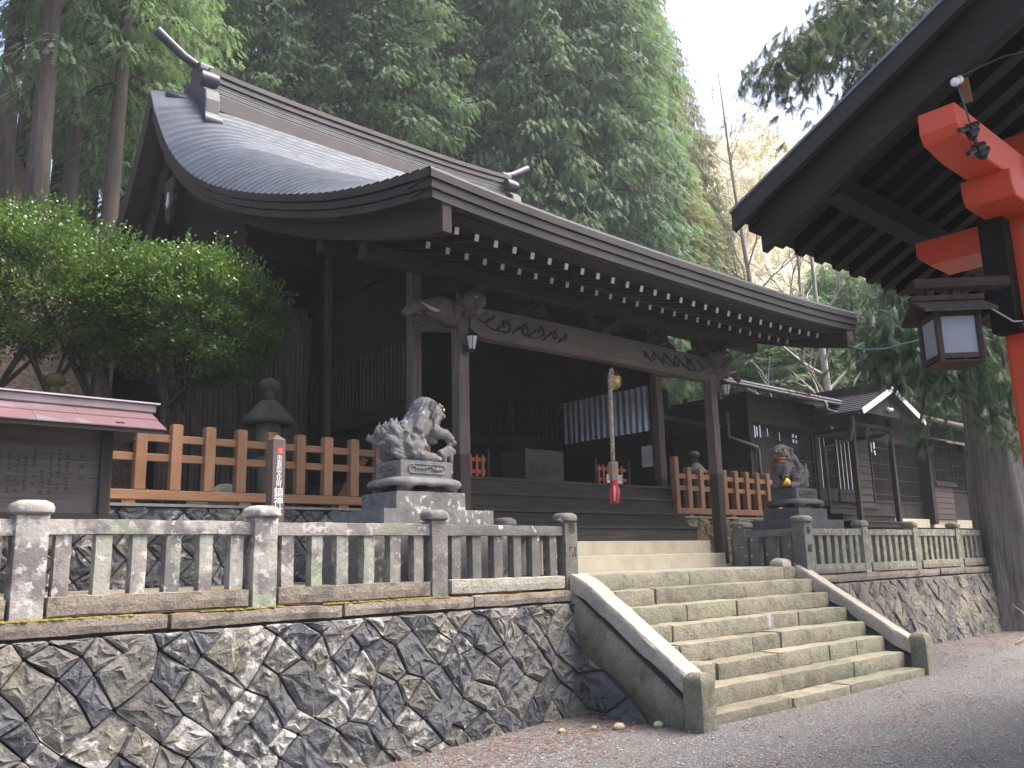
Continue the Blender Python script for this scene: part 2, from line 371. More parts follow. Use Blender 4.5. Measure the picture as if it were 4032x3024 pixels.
plain('needle_litter', (.16,.075,.045), .95, .45, 9, .5)
M = MATS
# ================================================================= setting
def sstep(a, b, x):
    t = max(0.0, min(1.0, (x-a)/(b-a))); return t*t*(3-2*t)
def gz(x, y):
    z = -.05-.036*max(0, min(8, 7-x)) + .05*sstep(13, 16, x)
    return z + .02*nz((x*.6, y*.6, 0)) if abs(x) < 60 and abs(y) < 60 else z
ZT, ZU = 1.40, 2.15      # lower terrace (in front of the hall), upper terrace
def hill(x, y):
    y0 = 13.4 + (22.0-13.4)*sstep(4.6, 7.5, x) - 1.5*sstep(16, 20, x)
    s = .86 - .52*sstep(6, 15, x)
    h = max(0, y-y0)*s
    h = h if h < 30 else 30+(h-30)*.6
    h *= 1 - .85*sstep(26, 60, x)
    return ZU + h + (.25*nz((x*.35, y*.35, 3))+.12*nz((x*1.3, y*1.3, 5)))*sstep(0, 1.5, h)
xs = [-900, -300, -120, -60, -30]+[-16+.8*i for i in range(56)]+[32, 40, 60, 120, 300, 900]
ys = [-900, -300, -100, -50, -24]+[-12+.8*i for i in range(26)]+[12, 30, 100, 300, 900]
ground = MB().grid([[(x, y, gz(x, y)) for x in xs] for y in ys]).build('ground', M['gravel'], None, True)
tag(ground, kind='structure')
mb = MB().box(-20, 40, 7.46, 9.9, .6, ZT); terr = mb.build('terrace', M['terrace_soil']); tag(terr, kind='structure')
mb = MB().box(7.3, 12.3, 7.6, 8.75, ZT-.05, ZT+.004); o = mb.build('paved_path', M['paving']); tag(o, kind='structure')
xs = [-70+2*i for i in range(30)]+[-10+.6*i for i in range(60)]+[26+2*i for i in range(60)]
ys = [9.75, 10.4, 11]+[11.5+.6*i for i in range(30)]+[30+2.5*i for i in range(50)]
hl = MB().grid([[(x, y, hill(x, y)) for x in xs] for y in ys]).build('hillside', M['litter'], None, True); tag(hl, kind='structure')

# ================================================================= retaining walls
def clip(poly, a, b, c):      # keep a*u+b*v<=c
    out = []
    for i in range(len(poly)):
        p, q = poly[i], poly[(i+1) % len(poly)]
        dp, dq = a*p[0]+b*p[1]-c, a*q[0]+b*q[1]-c
        if dp <= 0: out.append(p)
        if dp*dq < 0:
            t = dp/(dp-dq); out.append((p[0]+(q[0]-p[0])*t, p[1]+(q[1]-p[1])*t))
    return out
def hull(pts):
    pts = sorted(set(pts)); 
    def half(ps):
        h = []
        for p in ps:
            while len(h) > 1 and (h[-1][0]-h[-2][0])*(p[1]-h[-2][1])-(h[-1][1]-h[-2][1])*(p[0]-h[-2][0]) <= 0: h.pop()
            h.append(p)
        return h
    lo = half(pts); up = half(pts[::-1]); return lo[:-1]+up[:-1]
def area(p): return sum(p[i][0]*p[(i+1) % len(p)][1]-p[(i+1) % len(p)][0]*p[i][1] for i in range(len(p)))/2
def inset(poly, d):
    out = [p for p in poly]; res = out
    n = len(poly)
    for i in range(n):
        (x1, y1), (x2, y2) = poly[i], poly[(i+1) % n]
        l = math.hypot(x2-x1, y2-y1)
        if l < 1e-5: continue
        nx, ny = (y2-y1)/l, -(x2-x1)/l
        res = clip(res, nx, ny, nx*x1+ny*y1-d)
        if len(res) < 3: return []
    return res
def stone_piece(poly, fn, rr, proud=.05, name='stone', mat=None, parent=None, gap=.0045):
    poly = inset(poly, gap)
    if len(poly) < 3 or area(poly) < .004: return None
    # round corners a bit and add wobble points on the outline
    ring = []
    n = len(poly)
    for i in range(n):
        p, q = poly[i], poly[(i+1) % n]; l = math.hypot(q[0]-p[0], q[1]-p[1])
        k = max(1, int(l/.11))
        if l > .09: ring.append((p[0]+(q[0]-p[0])*.055, p[1]+(q[1]-p[1])*.055))
        for j in range(1, k):
            t = j/k; w_ = rr.uniform(-.008, .006); ring.append((p[0]+(q[0]-p[0])*t+(q[1]-p[1])/l*w_, p[1]+(q[1]-p[1])*t-(q[0]-p[0])/l*w_))
        if l > .09: ring.append((p[0]+(q[0]-p[0])*.945, p[1]+(q[1]-p[1])*.945))
        elif l > .02: ring.append(((p[0]+q[0])/2, (p[1]+q[1])/2))
    n = len(ring)
    if n < 3: return None
    cx = sum(p[0] for p in ring)/n; cy = sum(p[1] for p in ring)/n
    tx, ty = rr.uniform(-.14, .14), rr.uniform(-.14, .14); d0 = rr.uniform(0, .022)
    vs = [fn(u, v, -.09) for u, v in ring]+[fn(u, v, .006) for u, v in ring]
    def lev(k, lo, hi):
        out = []
        for u, v in ring:
            uu = cx+(u-cx)*k+rr.uniform(-.012, .012)*(k < .9); vv = cy+(v-cy)*k+rr.uniform(-.012, .012)*(k < .9)
            out.append(fn(uu, vv, d0+(uu-cx)*tx+(vv-cy)*ty+rr.uniform(lo, hi)*proud))
        return out
    vs += lev(.955, .25, .6)+lev(.66, .3, 1.1)+lev(.34, .3, 1.05)
    fs = []
    for L_ in range(4):
        for i in range(n):
            a, b = L_*n+i, L_*n+(i+1) % n
            if L_ in (2, 3):
                if rr.random() < .5: fs += [(a, b, b+n), (a, b+n, a+n)]
                else: fs += [(a, b, a+n), (b, b+n, a+n)]
            else: fs.append((a, b, b+n, a+n))
    fs.append(tuple(4*n+i for i in range(n)))
    mb = MB().add(vs, fs); return mb.build(name, mat, parent)
def stone_field(parent, x0, x1, zb, zt, fn, a, mat, seed, merge=.5, proud=.05, jit=.18, name='stone'):
    rr = random.Random(seed); s = a*math.sqrt(2)
    nu = int((x1-x0)/s)+4; nv = int((zt-zb)/(s/2))+6
    P = {}
    for i in range(-2, nu*2): 
        for j in range(-3, nv+2):
            P[i, j] = (x0-s+i*s/2+rr.uniform(-jit, jit)*a, zb-s*.7+j*s/2+rr.uniform(-jit, jit)*a)
    cells = {}
    for i in range(-1, nu*2-1):
        for j in range(-2, nv+1):
            if (i+j) % 2 == 0: cells[i, j] = [P[i+1, j], P[i+2, j+1] if (i+2, j+1) in P else P[i+1, j], P[i+1, j+2] if (i+1, j+2) in P else P[i+1, j], P[i, j+1]]
    used = set(); polys = []
    keys = list(cells); rr.shuffle(keys)
    for k in keys:
        if k in used: continue
        used.add(k); p = cells[k]
        if rr.random() < merge:
            d = (1, 1) if (k[1]//2) % 2 == 0 else (-1, 1)
            o2 = (k[0]+d[0], k[1]+d[1])
            if o2 in cells and o2 not in used: used.add(o2); p = p+cells[o2]
        polys.append(hull(p))
    for p in polys:
        p = clip(p, -1, 0, -x0); 
        if len(p) > 2: p = clip(p, 1, 0, x1)
        if len(p) > 2: p = clip(p, 0, 1, zt)
        if len(p) > 2: p = clip(p, 0, -1, -zb)
        if len(p) < 3 or abs(area(p)) < .008: continue
        stone_piece(p, fn, rr, proud, name, mat, parent)
YW = 6.93
batter = lambda v: YW+.085*v
lw = thing('retaining_wall', (4, 7.1, -.1), 'dark grey retaining wall of split stones, spotted white, beneath the lichened stone fence', 'stone wall')
mb = MB(); mb.grid([[(-3, 7.06, -.6), (-3, 7.14, 1.13)], [(7.12, 7.06, -.6), (7.12, 7.14, 1.13)]]); mb.build('mortar_backing', plain('mortar', (.075,.072,.068), .95), lw)
stone_field(lw, .5, 7.16, -.42, 1.115, lambda u, v, d: (u, batter(v)-d, v), .228, M['wall_stone'], 3, .45, .042, .29)
rw = thing('retaining_wall', (16, 7.1, -.1), 'brownish stone retaining wall beyond the staircase, ending at the big cedar trunk', 'stone wall')
mb = MB(); mb.grid([[(12.35, 7.06, -.6), (12.35, 7.14, 1.13)], [(24, 7.06, -.6), (24, 7.14, 1.13)]]); mb.build('mortar_backing', M['mortar'], rw)
stone_field(rw, 12.36, 20.3, -.15, 1.115, lambda u, v, d: (u, YW-.06+.13*v-d, v), .235, M['wall_stone'], 8, .3, .022, .28)
def coping(parent, x0, x1, seed):
    rr = random.Random(seed); x = x0
    while x < x1-.2:
        l = rr.uniform(1.15, 1.75); e = min(x1, x+l); e = x1 if x1-e < .4 else e
        dz = rr.uniform(-.006, .006)
        rough_block(MB(), x+.004, e-.004, 7.02+rr.uniform(-.008, .008), 7.5, 1.13+dz, 1.25+dz, .06, .011, x*3).build('coping_stone', M['coping_granite'], parent, False); x = e
coping(lw, -.3, 7.20, 2); coping(rw, 12.38, 21, 5)
# tufts of moss lying on the coping
mm = MB(); rr = random.Random(12)
for i in range(420):
    x = rr.choice((rr.uniform(.8, 5.6), rr.uniform(1.2, 3.6), rr.uniform(3.6, 5.5))); 
    if nz((x*1.7, 3, 1)) < -.12: continue
    y = 7.045+abs(rr.gauss(0, .02)); r_ = rr.uniform(.010, .030)
    mm.lathe([(r_, 0), (r_*.95, r_*.3), (r_*.6, r_*.55), (.002, r_*.65)], (x, y, 1.246), 6, rr.random()*6)
o = mm.build('moss', M['moss'], lw, True); o['kind'] = 'stuff'

# ================================================================= stone fences
def text(name, body, loc, size, mat, parent=None, rot=(R(90), 0, 0), ext=.002, line=1.0, align='CENTER'):
    cu = bpy.data.curves.new(name, 'FONT'); cu.body = body; cu.size = size; cu.extrude = ext; cu.align_x = align; cu.align_y = 'CENTER'
    cu.space_line = line; cu.materials.append(mat)
    me = baked(bpy.data.objects.new(name, cu)); bpy.data.curves.remove(cu)
    if not me.materials: me.materials.append(mat)
    o = bpy.data.objects.new(name, me); col.objects.link(o)
    if parent is not None: o.parent = parent; o.location = Vector(loc)-ORG[parent]; ORG[o] = ORG[parent]
    else: o.location = loc
    o.rotation_euler = rot; return o
FS = M['fence_stone']
def fpost(parent, x, y, w=.2, z0=1.25, z1=2.12, jit=0):
    h = w/2
    o = rough_block(MB(), x-h, x+h, y-h, y+h, z0, z1-.11, .055, .006, x*7+y).build('post', FS, parent, True, ang=35)
    c = MB().lathe([(h*1.30, 0), (h*1.62, .02), (h*1.66, .055), (h*1.5, .085), (h*1.0, .108), (.01, .112)], (x, y, z1-.112), 16, R(45/4))
    # squarish cap: push the lathe towards a rounded square
    q = []
    for (a, b, zz) in c.v:
        dx, dy = a-x, b-y; m_ = max(abs(dx), abs(dy), 1e-6); r_ = math.hypot(dx, dy); k = (r_/m_)*.62+.38 if r_ > 1e-6 else 1
        q.append((x+dx*k*.80, y+dy*k*.80, zz))
    c.v = q; c.build('post_cap', FS, o, True, ang=40); return o
def run_x(parent, xa, xb, y, nb=6, rail_jit=0, seed=0):
    rr = random.Random(seed)
    a, b = xa+.1, xb-.1
    rough_block(MB(), a+.004, b-.004, y-.075, y+.075, 1.858+rr.uniform(-.008, .008), 1.972+rr.uniform(-.006, .012), .07, .006, seed).build('rail', FS, parent, True, ang=35)
    rough_block(MB(), a+.03, b-.03, y-.11, y+.11, 1.27, 1.415, .07, .008, seed+3).build('base_stone', M['coping_granite'] if xa < 5 else M['kerb_granite'] if xa < 8 else FS, parent, False)
    st = (b-a)/nb
    for i in range(nb):
        x = a+st*(i+.5)+rr.uniform(-.012, .012); hw = rr.uniform(.058, .066)
        rough_block(MB(), x-hw, x+hw, y-.055, y+.055, 1.405, 1.87, .06, .005, i+seed*10).build('baluster', FS, parent, True, ang=35)
def run_y(parent, x, ya, yb, nb, seed):
    rr = random.Random(seed); a, b = ya+.1, yb-.1
    rough_block(MB(), x-.075, x+.075, a, b, 1.858, 1.97, .07, .005, seed).build('rail', FS, parent, True, ang=35)
    rough_block(MB(), x-.1, x+.1, a, b, 1.27, 1.42, .07, .008, seed+3).build('base_stone', FS, parent)
    st = (b-a)/nb
    for i in range(nb):
        y = a+st*(i+.5)
        rough_block(MB(), x-.055, x+.055, y-.09, y+.09, 1.405, 1.87, .06, .005, i+seed*10).build('baluster', FS, parent, True, ang=35)
lf = thing('stone_fence', (4, 7.2, 1.25), 'lichened stone post-and-rail fence on the dark retaining wall with the notice board behind', 'fence')
px_ = [-.25, 1.62, 3.44, 5.32, 7.19]
for i, x in enumerate(px_):
    p_ = fpost(lf, x, 7.2, .2 if i > 2 else .225)
    if i: run_x(lf, px_[i-1], x, 7.2, 6, 0, i)
fpost(lf, 7.19, 8.26); run_y(lf, 7.19, 7.2, 8.26, 3, 21)
plain('carved', (.03,.028,.026), .9)
for k, ch in enumerate('奉献'): text('inscription', ch, (7.20, 7.0995, 1.925-.26*k), .135, M['carved'], lf, ext=.004)
rf = thing('stone_fence', (15, 7.2, 1.25), 'greenish stone fence running from the staircase to the big cedar trunk', 'fence')
px_ = [12.36, 14.22, 16.12, 18.0, 19.9]
for i, x in enumerate(px_):
    fpost(rf, x, 7.2, .23 if i == 0 else .19, 1.25, 2.17 if i == 0 else 2.12)
    if i: run_x(rf, px_[i-1], x, 7.2, 7, 0, 40+i)
fpost(rf, 12.40, 8.3, .24); run_y(rf, 12.40, 7.22, 8.3, 3, 51)
for k, ch in enumerate('奉献'): text('inscription', ch, (12.36, 7.083, 1.93-.27*k), .13, M['carved'], rf, ext=.004)

# ================================================================= staircase
st = thing('stone_staircase', (9.8, 5.4, -.06), 'broad mossy granite staircase with sloping kerbs climbing to the shrine terrace', 'staircase')
J = [[.30, .57, .815], [.35, .70], [.165, .43, .68, .83], [.10, .40, .53, .78], [.06, .145, .59, .72], [.05, .28, .50, .66], [.07, .22, .58], [.44, .93]]
for k in range(8):
    zt = .06+.1925*k; y0 = 5.42+.255*k; js = [0]+J[k]+[1]; rr = random.Random(k)
    for a, b in zip(js[:-1], js[1:]):
        xa, xb = 7.42+a*4.69, 7.42+b*4.69
        dy = rr.uniform(-.012, .012); dz = rr.uniform(-.008, .006)
        rough_block(MB(), xa+.004, xb-.004, y0+dy, y0+(.42 if k == 7 else .36), zt-.2 if k else -.2, zt+dz, .042, .0085, k*13+a*7).build('step_stone', M['stair_granite'], st, True, ang=32)
def kerb(x0, x1, pts, th, seed):
    for i in range(len(pts)-1):
        (ya, za), (yb, zb) = pts[i], pts[i+1]; n = max(3, int(math.hypot(yb-ya, zb-za)/.1)); rows = []
        for q in range(n+1):
            t = q/n; y = ya+(yb-ya)*t; z = za+(zb-za)*t; e = .006 if q in (0, n) else 0
            j = lambda s_: nz((y*6+seed, z*6, s_))*.008
            lo = th+nz((y*3, seed, 2))*.05
            rows.append([(x0+j(1), y, z-lo), (x0+j(2), y, z-.03-e), (x0+.02, y, z-e+j(3)), ((x0+x1)/2, y, z-e+j(6)), (x1-.02, y, z-e+j(4)), (x1+j(5), y, z-.03-e), (x1, y, z-lo)])
        mb = MB().grid(rows); m_ = len(rows[0]); nn = len(mb.v)
        mb.f.append(tuple(range(m_-1, -1, -1))); mb.f.append(tuple(range(nn-m_, nn)))
        mb.f.append((0, nn-m_, nn-1, m_-1)); mb.build('kerb_stone', M['kerb_granite'], st, True, ang=40)
kerb(7.12, 7.40, [(5.50, .44), (5.68, .553), (6.55, 1.135), (6.86, 1.345), (7.08, 1.43)], .20, 3)
kerb(12.12, 12.36, [(5.60, .425), (5.82, .55), (6.70, 1.10), (7.22, 1.425)], .20, 8)
def newel(x, y, w, z1, seed):
    z0 = gz(x, y)-.1
    def tp(v):
        k = sstep(z1-.10, z1+.01, v.z); f_ = 1-.42*k*k
        return Vector((x+(v.x-x)*f_, y+(v.y-y)*f_, v.z))
    rough_block(MB(), x-w/2, x+w/2, y-w/2, y+w/2, z0, z1, .035, .009, seed, tp).build('newel_post', M['mossy_granite'], st, True, ang=40)
newel(7.17, 5.42, .235, .485, 2); newel(12.24, 5.50, .235, .50, 5)
rough_block(MB(), 11.86, 12.12, 7.26, 7.52, 1.3, 1.52, .045, .014, 4, lambda v: Vector((11.99+(v.x-11.99)*(1-.35*sstep(1.45, 1.53, v.z)), 7.39+(v.y-7.39)*(1-.35*sstep(1.45, 1.53, v.z)), v.z))).build('newel_post', M['kerb_granite'], st, True, ang=40)
# infill under the kerbs
rr = random.Random(4)
fnL = lambda u, v, d: (7.15-d, u, v)
def side_fill(fn, flip):
    quads = [([(5.56, .0), (7.05, 1.10), (7.05, .74), (5.95, -.12), (5.56, -.12)], 'mossy_granite', .03),
             ([(5.98, -.12), (6.30, .17), (6.62, -.02), (6.60, -.14)], 'wall_stone', .05), ([(6.30, .17), (6.62, .42), (7.0, .36), (7.02, .02), (6.62, -.02)], 'wall_stone', .06),
             ([(6.62, .42), (7.05, .74), (7.02, .36)], 'wall_stone', .05), ([(6.62, -.02), (7.02, .02), (7.02, -.15), (6.60, -.14)], 'wall_stone', .05)]
    for q, m_, pr in quads:
        q = hull(q) if m_ != 'mossy_granite' else q
        if area(q) < 0: q = q[::-1]
        stone_piece(q, fn, rr, pr, 'side_stone', M[m_], st, .006) if m_ != 'mossy_granite' else None
    n = 14; rows = []
    for i in range(n+1):
        t = i/n; u = 5.56+(7.05-5.56)*t; top = .17+(1.22-.17)*t; bot = max(-.14, top-.50-.05*math.sin(t*9)) if t > .3 else -.14
        rows.append([fn(u, bot, .0), fn(u, bot+.02, .045+.015*nz((u*5, 1, 1))), fn(u, (top+bot)/2, .06+.03*nz((u*5, 4, 2))), fn(u, top-.02, .05+.015*nz((u*7, 8, 2))), fn(u, top, .0)])
    MB().grid(rows if not flip else rows[::-1]).build('side_stone', M['mossy_granite'], st, True)
side_fill(fnL, True)
side_fill(lambda u, v, d: (12.33+d, u, v), False)
MB().prism([(5.5, -.2), (7.1, -.2), (7.1, 1.2), (5.5, .15)], 7.16, 7.38, lambda u, v, e: (e, u, v)).build('core', M['mortar'], st)
MB().prism([(5.6, -.2), (7.2, -.2), (7.2, 1.2), (5.6, .15)], 12.14, 12.32, lambda u, v, e: (e, u, v)).build('core', M['mortar'], st)
# mortar patch on the fifth step
rough_block(MB(), 9.98, 10.13, 6.425, 6.445, .66, .835, .03, .012, 3).build('mortar_patch', plain('grey_mortar', (.30,.32,.31), .9), st, True)
# low wall carrying the wooden fences
for (xa, xb, nm) in ((-1.5, 7.2, 'low mossy stone wall under the wooden fence beside the notice board'), (12.42, 16.4, 'low yellowish stone wall under the wooden fence right of the wooden steps')):
    t = thing('low_stone_wall', ((xa+xb)/2, 9.6, ZT), nm, 'stone wall')
    MB().box(xa, xb, 9.62, 9.9, 1.2, 2.26).build('mortar_backing', M['mortar'], t)
    stone_field(t, xa, xb, 1.38, 2.26, lambda u, v, d: (u, 9.60-d, v), .25, M['wall_stone'] if xa < 5 else plain('ochre_stone', (.24,.19,.105), .9, .5, 3, .6, 30), 31 if xa < 5 else 33, .3, .045)
    MB().box(xa, xb, 9.55, 9.9, 2.255, 2.285).build('capping_slab', plain('slab', (.22,.21,.19), .9, .3), t)
# ================================================================= shrine hall
AX = 9.8
hall = thing('shrine_hall', (AX, 12, ZT), 'dark timber shrine hall with a sweeping grey metal roof and open front', 'shrine')
def interp(tab, x):
    if x <= tab[0][0]: return tab[0][1]
    for (a, b), (c, d) in zip(tab[:-1], tab[1:]):
        if x <= c: return b+(d-b)*(x-a)/(c-a)
    return tab[-1][1]
VERGE = [(6.96,5.74),(7.3,5.80),(7.69,5.86),(8.24,5.96),(8.74,6.08),(9.24,6.21),(9.76,6.38),(10.39,6.59),(11.08,6.84),(11.77,7.12),(12.37,7.39),(13.01,7.72),(13.73,8.18),(14.32,8.67),(14.87,9.28),(15.32,9.96),(15.6,10.50)]
DTAB = [(6.96,0),(7.6,.07),(8.4,.24),(9.3,.47),(10.5,.66),(11.5,.77),(12.3,.81),(13.2,.80),(14,.74),(14.8,.60),(15.35,.40),(15.6,.22)]
def smooth(tab, x, h=.35): return sum(interp(tab, x+h*k/3) for k in range(-3, 4))/7 if tab[0][0]+h < x < tab[-1][0]-h else interp(tab, x)
xv = lambda y: 5.12-.2*(y-6.96)/8.64
def roof_z(x, y):
    d = min(x-xv(y), 2*AX-xv(y)-x); W_ = 1.55
    t = max(0, min(1, d/W_)); up = .11*max(0, 1-(y-6.96)/2.6)*(1-abs((x-AX)/4.68)**3)
    return smooth(VERGE, y)+smooth(DTAB, y)*(1-(1-t)**2.1)-up
# profile rows at equal arc length
prof = []; y = 6.96; acc = 0; last = (6.96, roof_z(AX, 6.96)); step = .205; ysr = [6.96]
while y < 15.6:
    y += .004; q = (y, roof_z(AX, y)); acc += math.hypot(q[0]-last[0], q[1]-last[1]); last = q
    if acc >= step: ysr.append(y); acc = 0
ysr[-1] = 15.6
cols = [0, .06, .14, .24, .36, .5, .66, .84, 1.05, 1.3, 1.6]; cols = [c/9.6 for c in cols]+[.24, .34, .44, .5, .56, .66, .76]+[1-c/9.6 for c in cols[::-1]]
for a, b in zip(ysr[:-1], ysr[1:]):
    rows = []
    for f_ in (0.0, .02, .5, 1.04):
        yy = min(15.62, a+(b-a)*f_); lift = .017 if f_ < .3 else .009 if f_ < .7 else -.003
        if f_ == 0: lift = -.014
        x0_ = xv(yy); rows.append([(x0_+(2*AX-2*x0_)*c, yy-.003*(f_ == 0), roof_z(x0_+(2*AX-2*x0_)*c, yy)+lift) for c in cols])
    MB().grid(rows).build('roof_course', M['sheet_copper'], hall, True, ang=50)
mirror = [(31.2-yy, z) for yy, z in VERGE[::-1]]
MB().grid([[(xv(31.2-yy)+(2*AX-2*xv(31.2-yy))*c, yy, roof_z(xv(31.2-yy)+(2*AX-2*xv(31.2-yy))*c, 31.2-yy)) for c in cols] for yy in [15.6+.4*i for i in range(16)]]).build('rear_roof', M['sheet_copper'], hall, True)
# layered eave edge, front
def eave_z(x): return roof_z(x, 6.96)
exs = [xv(6.96)+(2*AX-2*xv(6.96))*i/40 for i in range(41)]
for k in range(3):
    rows = []
    o_, t0, t1 = .0+.028*k, .0+.105*k, .105*(k+1)-.008
    for x in exs:
        c = max(exs[0]+o_, min(exs[-1]-o_, x)); z = eave_z(x)-.004
        rows.append([(c, 7.3, z-t0+.05), (c, 6.955+o_, z-t0+.0), (c, 6.95+o_, z-t0-.01), (c, 6.955+o_, z-t1), (c, 7.4, z-t1)])
    MB().grid(rows).build('eave_board', M['fascia_copper'], hall)
# layered verge edge, both gables
for sgn in (1, -1):
    X_ = lambda x: x if sgn > 0 else 2*AX-x
    for k in range(3):
        o_, t0, t1 = .03*k, .105*k, .105*(k+1)-.008; rows = []
        for i in range(61):
            yy = 6.98+i*(15.62-6.98)/60; sl = (smooth(VERGE, yy+.05)-smooth(VERGE, yy-.05))/.1; nrm = 1/math.sqrt(1+sl*sl)
            off = lambda t: (yy+t*sl*nrm*.8, smooth(VERGE, yy)-t*nrm)
            (ya, za), (yb, zb) = off(t0), off(t1); x = xv(yy)+o_
            r_ = [(X_(x+.3), ya, za+.0), (X_(x), ya, za-.003), (X_(x-.004), ya, za-.01), (X_(x), yb, zb), (X_(x+.35), yb, zb)]
            rows.append(r_)
        MB().grid(rows if sgn < 0 else rows[::-1]).build('verge_board', M['fascia_copper'], hall)
    # rear half of the gable edge
    rows = [[(X_(xv(31.2-yy)), yy, smooth(VERGE, 31.2-yy)), (X_(xv(31.2-yy)), yy-.1, smooth(VERGE, 31.2-yy)-.42), (X_(xv(31.2-yy)+.3), yy-.1, smooth(VERGE, 31.2-yy)-.42)] for yy in [15.6+.4*i for i in range(16)]]
    MB().grid(rows).build('verge_board', M['fascia_copper'], hall)
    # barge board below it
    BB = [(7.04,5.09),(7.29,5.13),(7.85,5.25),(8.51,5.43),(9.5,5.74),(10.36,6.05),(11.33,6.44),(12.2,6.83),(13.2,7.33),(14.2,7.90),(14.9,8.5),(15.6,9.3)]
    rows = []
    for i in range(50):
        yy = 7.06+i*(15.6-7.06)/49; zb = smooth(BB, yy); zt = smooth(VERGE, yy)-.16
        rows.append([(X_(5.42), yy, zt), (X_(5.34), yy, zt), (X_(5.34), yy, zb), (X_(5.44), yy, zb), (X_(5.44), yy, zt)])
    MB().grid(rows).build('barge_board', WD('y'), hall)
    MB().box(min(X_(5.33), X_(5.45)), max(X_(5.33), X_(5.45)), 7.03, 7.06, 5.09, 5.42).build('barge_board_end', WG('z'), hall)
    rows = [[(X_(5.40), yy, smooth(VERGE, 31.2-yy)-.3), (X_(5.40), yy, smooth(VERGE, 31.2-yy)-1.2)] for yy in [15.6+.4*i for i in range(16)]]
    MB().grid(rows).build('barge_board', WD('y'), hall)
# pendant below the gable peak
g_ = [(-.17, 0), (.17, 0), (.22, -.2), (.16, -.36), (.2, -.5), (.12, -.62), (.10, -.8), (.0, -.92), (-.10, -.8), (-.12, -.62), (-.2, -.5), (-.16, -.36), (-.22, -.2)]
pg = MB().prism(g_, 5.22, 5.32, lambda u, v, e: (e, 15.15+u*1.2, 8.62+v)).build('gable_pendant', WG('z'), hall, False, .015)
MB().prism([(-.02, -.3), (.02, -.3), (.05, -.52), (.0, -.6), (-.05, -.52)], 5.20, 5.23, lambda u, v, e: (e, 15.15+u*1.2, 8.62+v)).build('pendant_inlay', M['paper'], pg)
# soffit and ceiling of the eaves
rows = []
for yy, dz in ((7.1, -.32), (7.5, -.34), (8.0, -.42), (8.9, -.38), (10, -.3), (12, -.45), (14, -.7), (15.6, -.8)):
    rows.append([(5.44+(2*AX-2*5.44)*i/12, yy, min(roof_z(AX, yy), smooth(VERGE, yy)+.1)+dz) for i in range(13)])
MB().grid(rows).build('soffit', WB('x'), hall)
# eave cross boards (between fascia and rafters)
ez = lambda x: .085*abs((x-AX)/4.4)**3
def xboard(name, y0, y1, z0, z1, x0, x1, mat, curve=1.0):
    rows = []
    for i in range(25):
        x = x0+(x1-x0)*i/24; d = ez(x)*curve
        rows.append([(x, y0, z1+d), (x, y0, z0+d), (x, y1, z0+d), (x, y1, z1+d)])
    mb = MB().grid(rows, True); n = len(mb.v); mb.f.append((3, 2, 1, 0)); mb.f.append((n-4, n-3, n-2, n-1)); return mb.build(name, mat, hall)
xboard('eave_beam', 7.12, 7.36, 5.30, 5.39, 5.35, 14.25, WD('x'))
xboard('eave_beam', 7.90, 8.02, 5.335, 5.40, 5.45, 14.15, WB('x'))
# rafters
for i in range(28):
    x = AX-.2957*13.5+.2957*i; d = ez(x)
    ra = MB().bar((x, 7.40, 5.255+d), (x, 8.6, 5.60+d*.4), .062, .085).build('flying_rafter', WB('y'), hall)
    MB().bar((x, 7.392, 5.255+d-.002), (x, 7.399, 5.255+d), .058, .080).build('white_end', M['white_paint'], ra)
    x = AX-.2945*13.5+.2945*i; d = ez(x)*.6
    ra = MB().bar((x, 7.98, 5.285+d), (x, 10.6, 6.12), .062, .085).build('rafter', WB('y'), hall)
    MB().bar((x, 7.972, 5.283+d), (x, 7.979, 5.285+d), .056, .076).build('white_end', plain('grey_white', (.42,.40,.37), .7, .2, 20), ra)  # lower row of ends in a greyer white
# purlins
MB().box(5.48, 14.12, 8.80, 9.0, 5.34, 5.55).build('purlin', WD('x'), hall, False, .012)
MB().box(5.50, 14.10, 9.93, 10.12, 5.78, 5.98).build('purlin', WD('x'), hall, False, .012)
MB().box(5.50, 14.10, 12.4, 12.6, 6.5, 6.7).build('purlin', WB('x'), hall)
# posts
XL, XR = 6.95, 12.58
for x in (XL, XR):
    po = MB().box(x, x+.172, 8.83, 9.002, ZT+.03, 5.1).build('porch_post', WP('z'), hall, False, .012, 2)
    rough_block(MB(), x-.05, x+.22, 8.78, 9.05, ZT-.02, ZT+.05, .06, .006, x).build('post_base', M['kerb_granite'], po)
for x in (XL, 12.41):
    MB().box(x, x+.165, 9.91, 10.07, ZT, 5.8).build('inner_post', WP('z'), hall, False, .012, 2)
    MB().box(x, x+.165, 12.45, 12.61, ZT, 6.5).build('inner_post', WB('z'), hall)
    MB().box(x, x+.165, 16.0, 16.2, ZT, 7.5).build('inner_post', WB('z'), hall)
    MB().bar((x+.08, 8.95, 4.75), (x+.08, 9.95, 4.98), .12, .22).build('tie_beam', WK('y'), hall, False, .01)
MB().box(6.02, 6.10, 10.70, 10.78, ZU, 6.0).build('side_prop', WG('z'), hall)
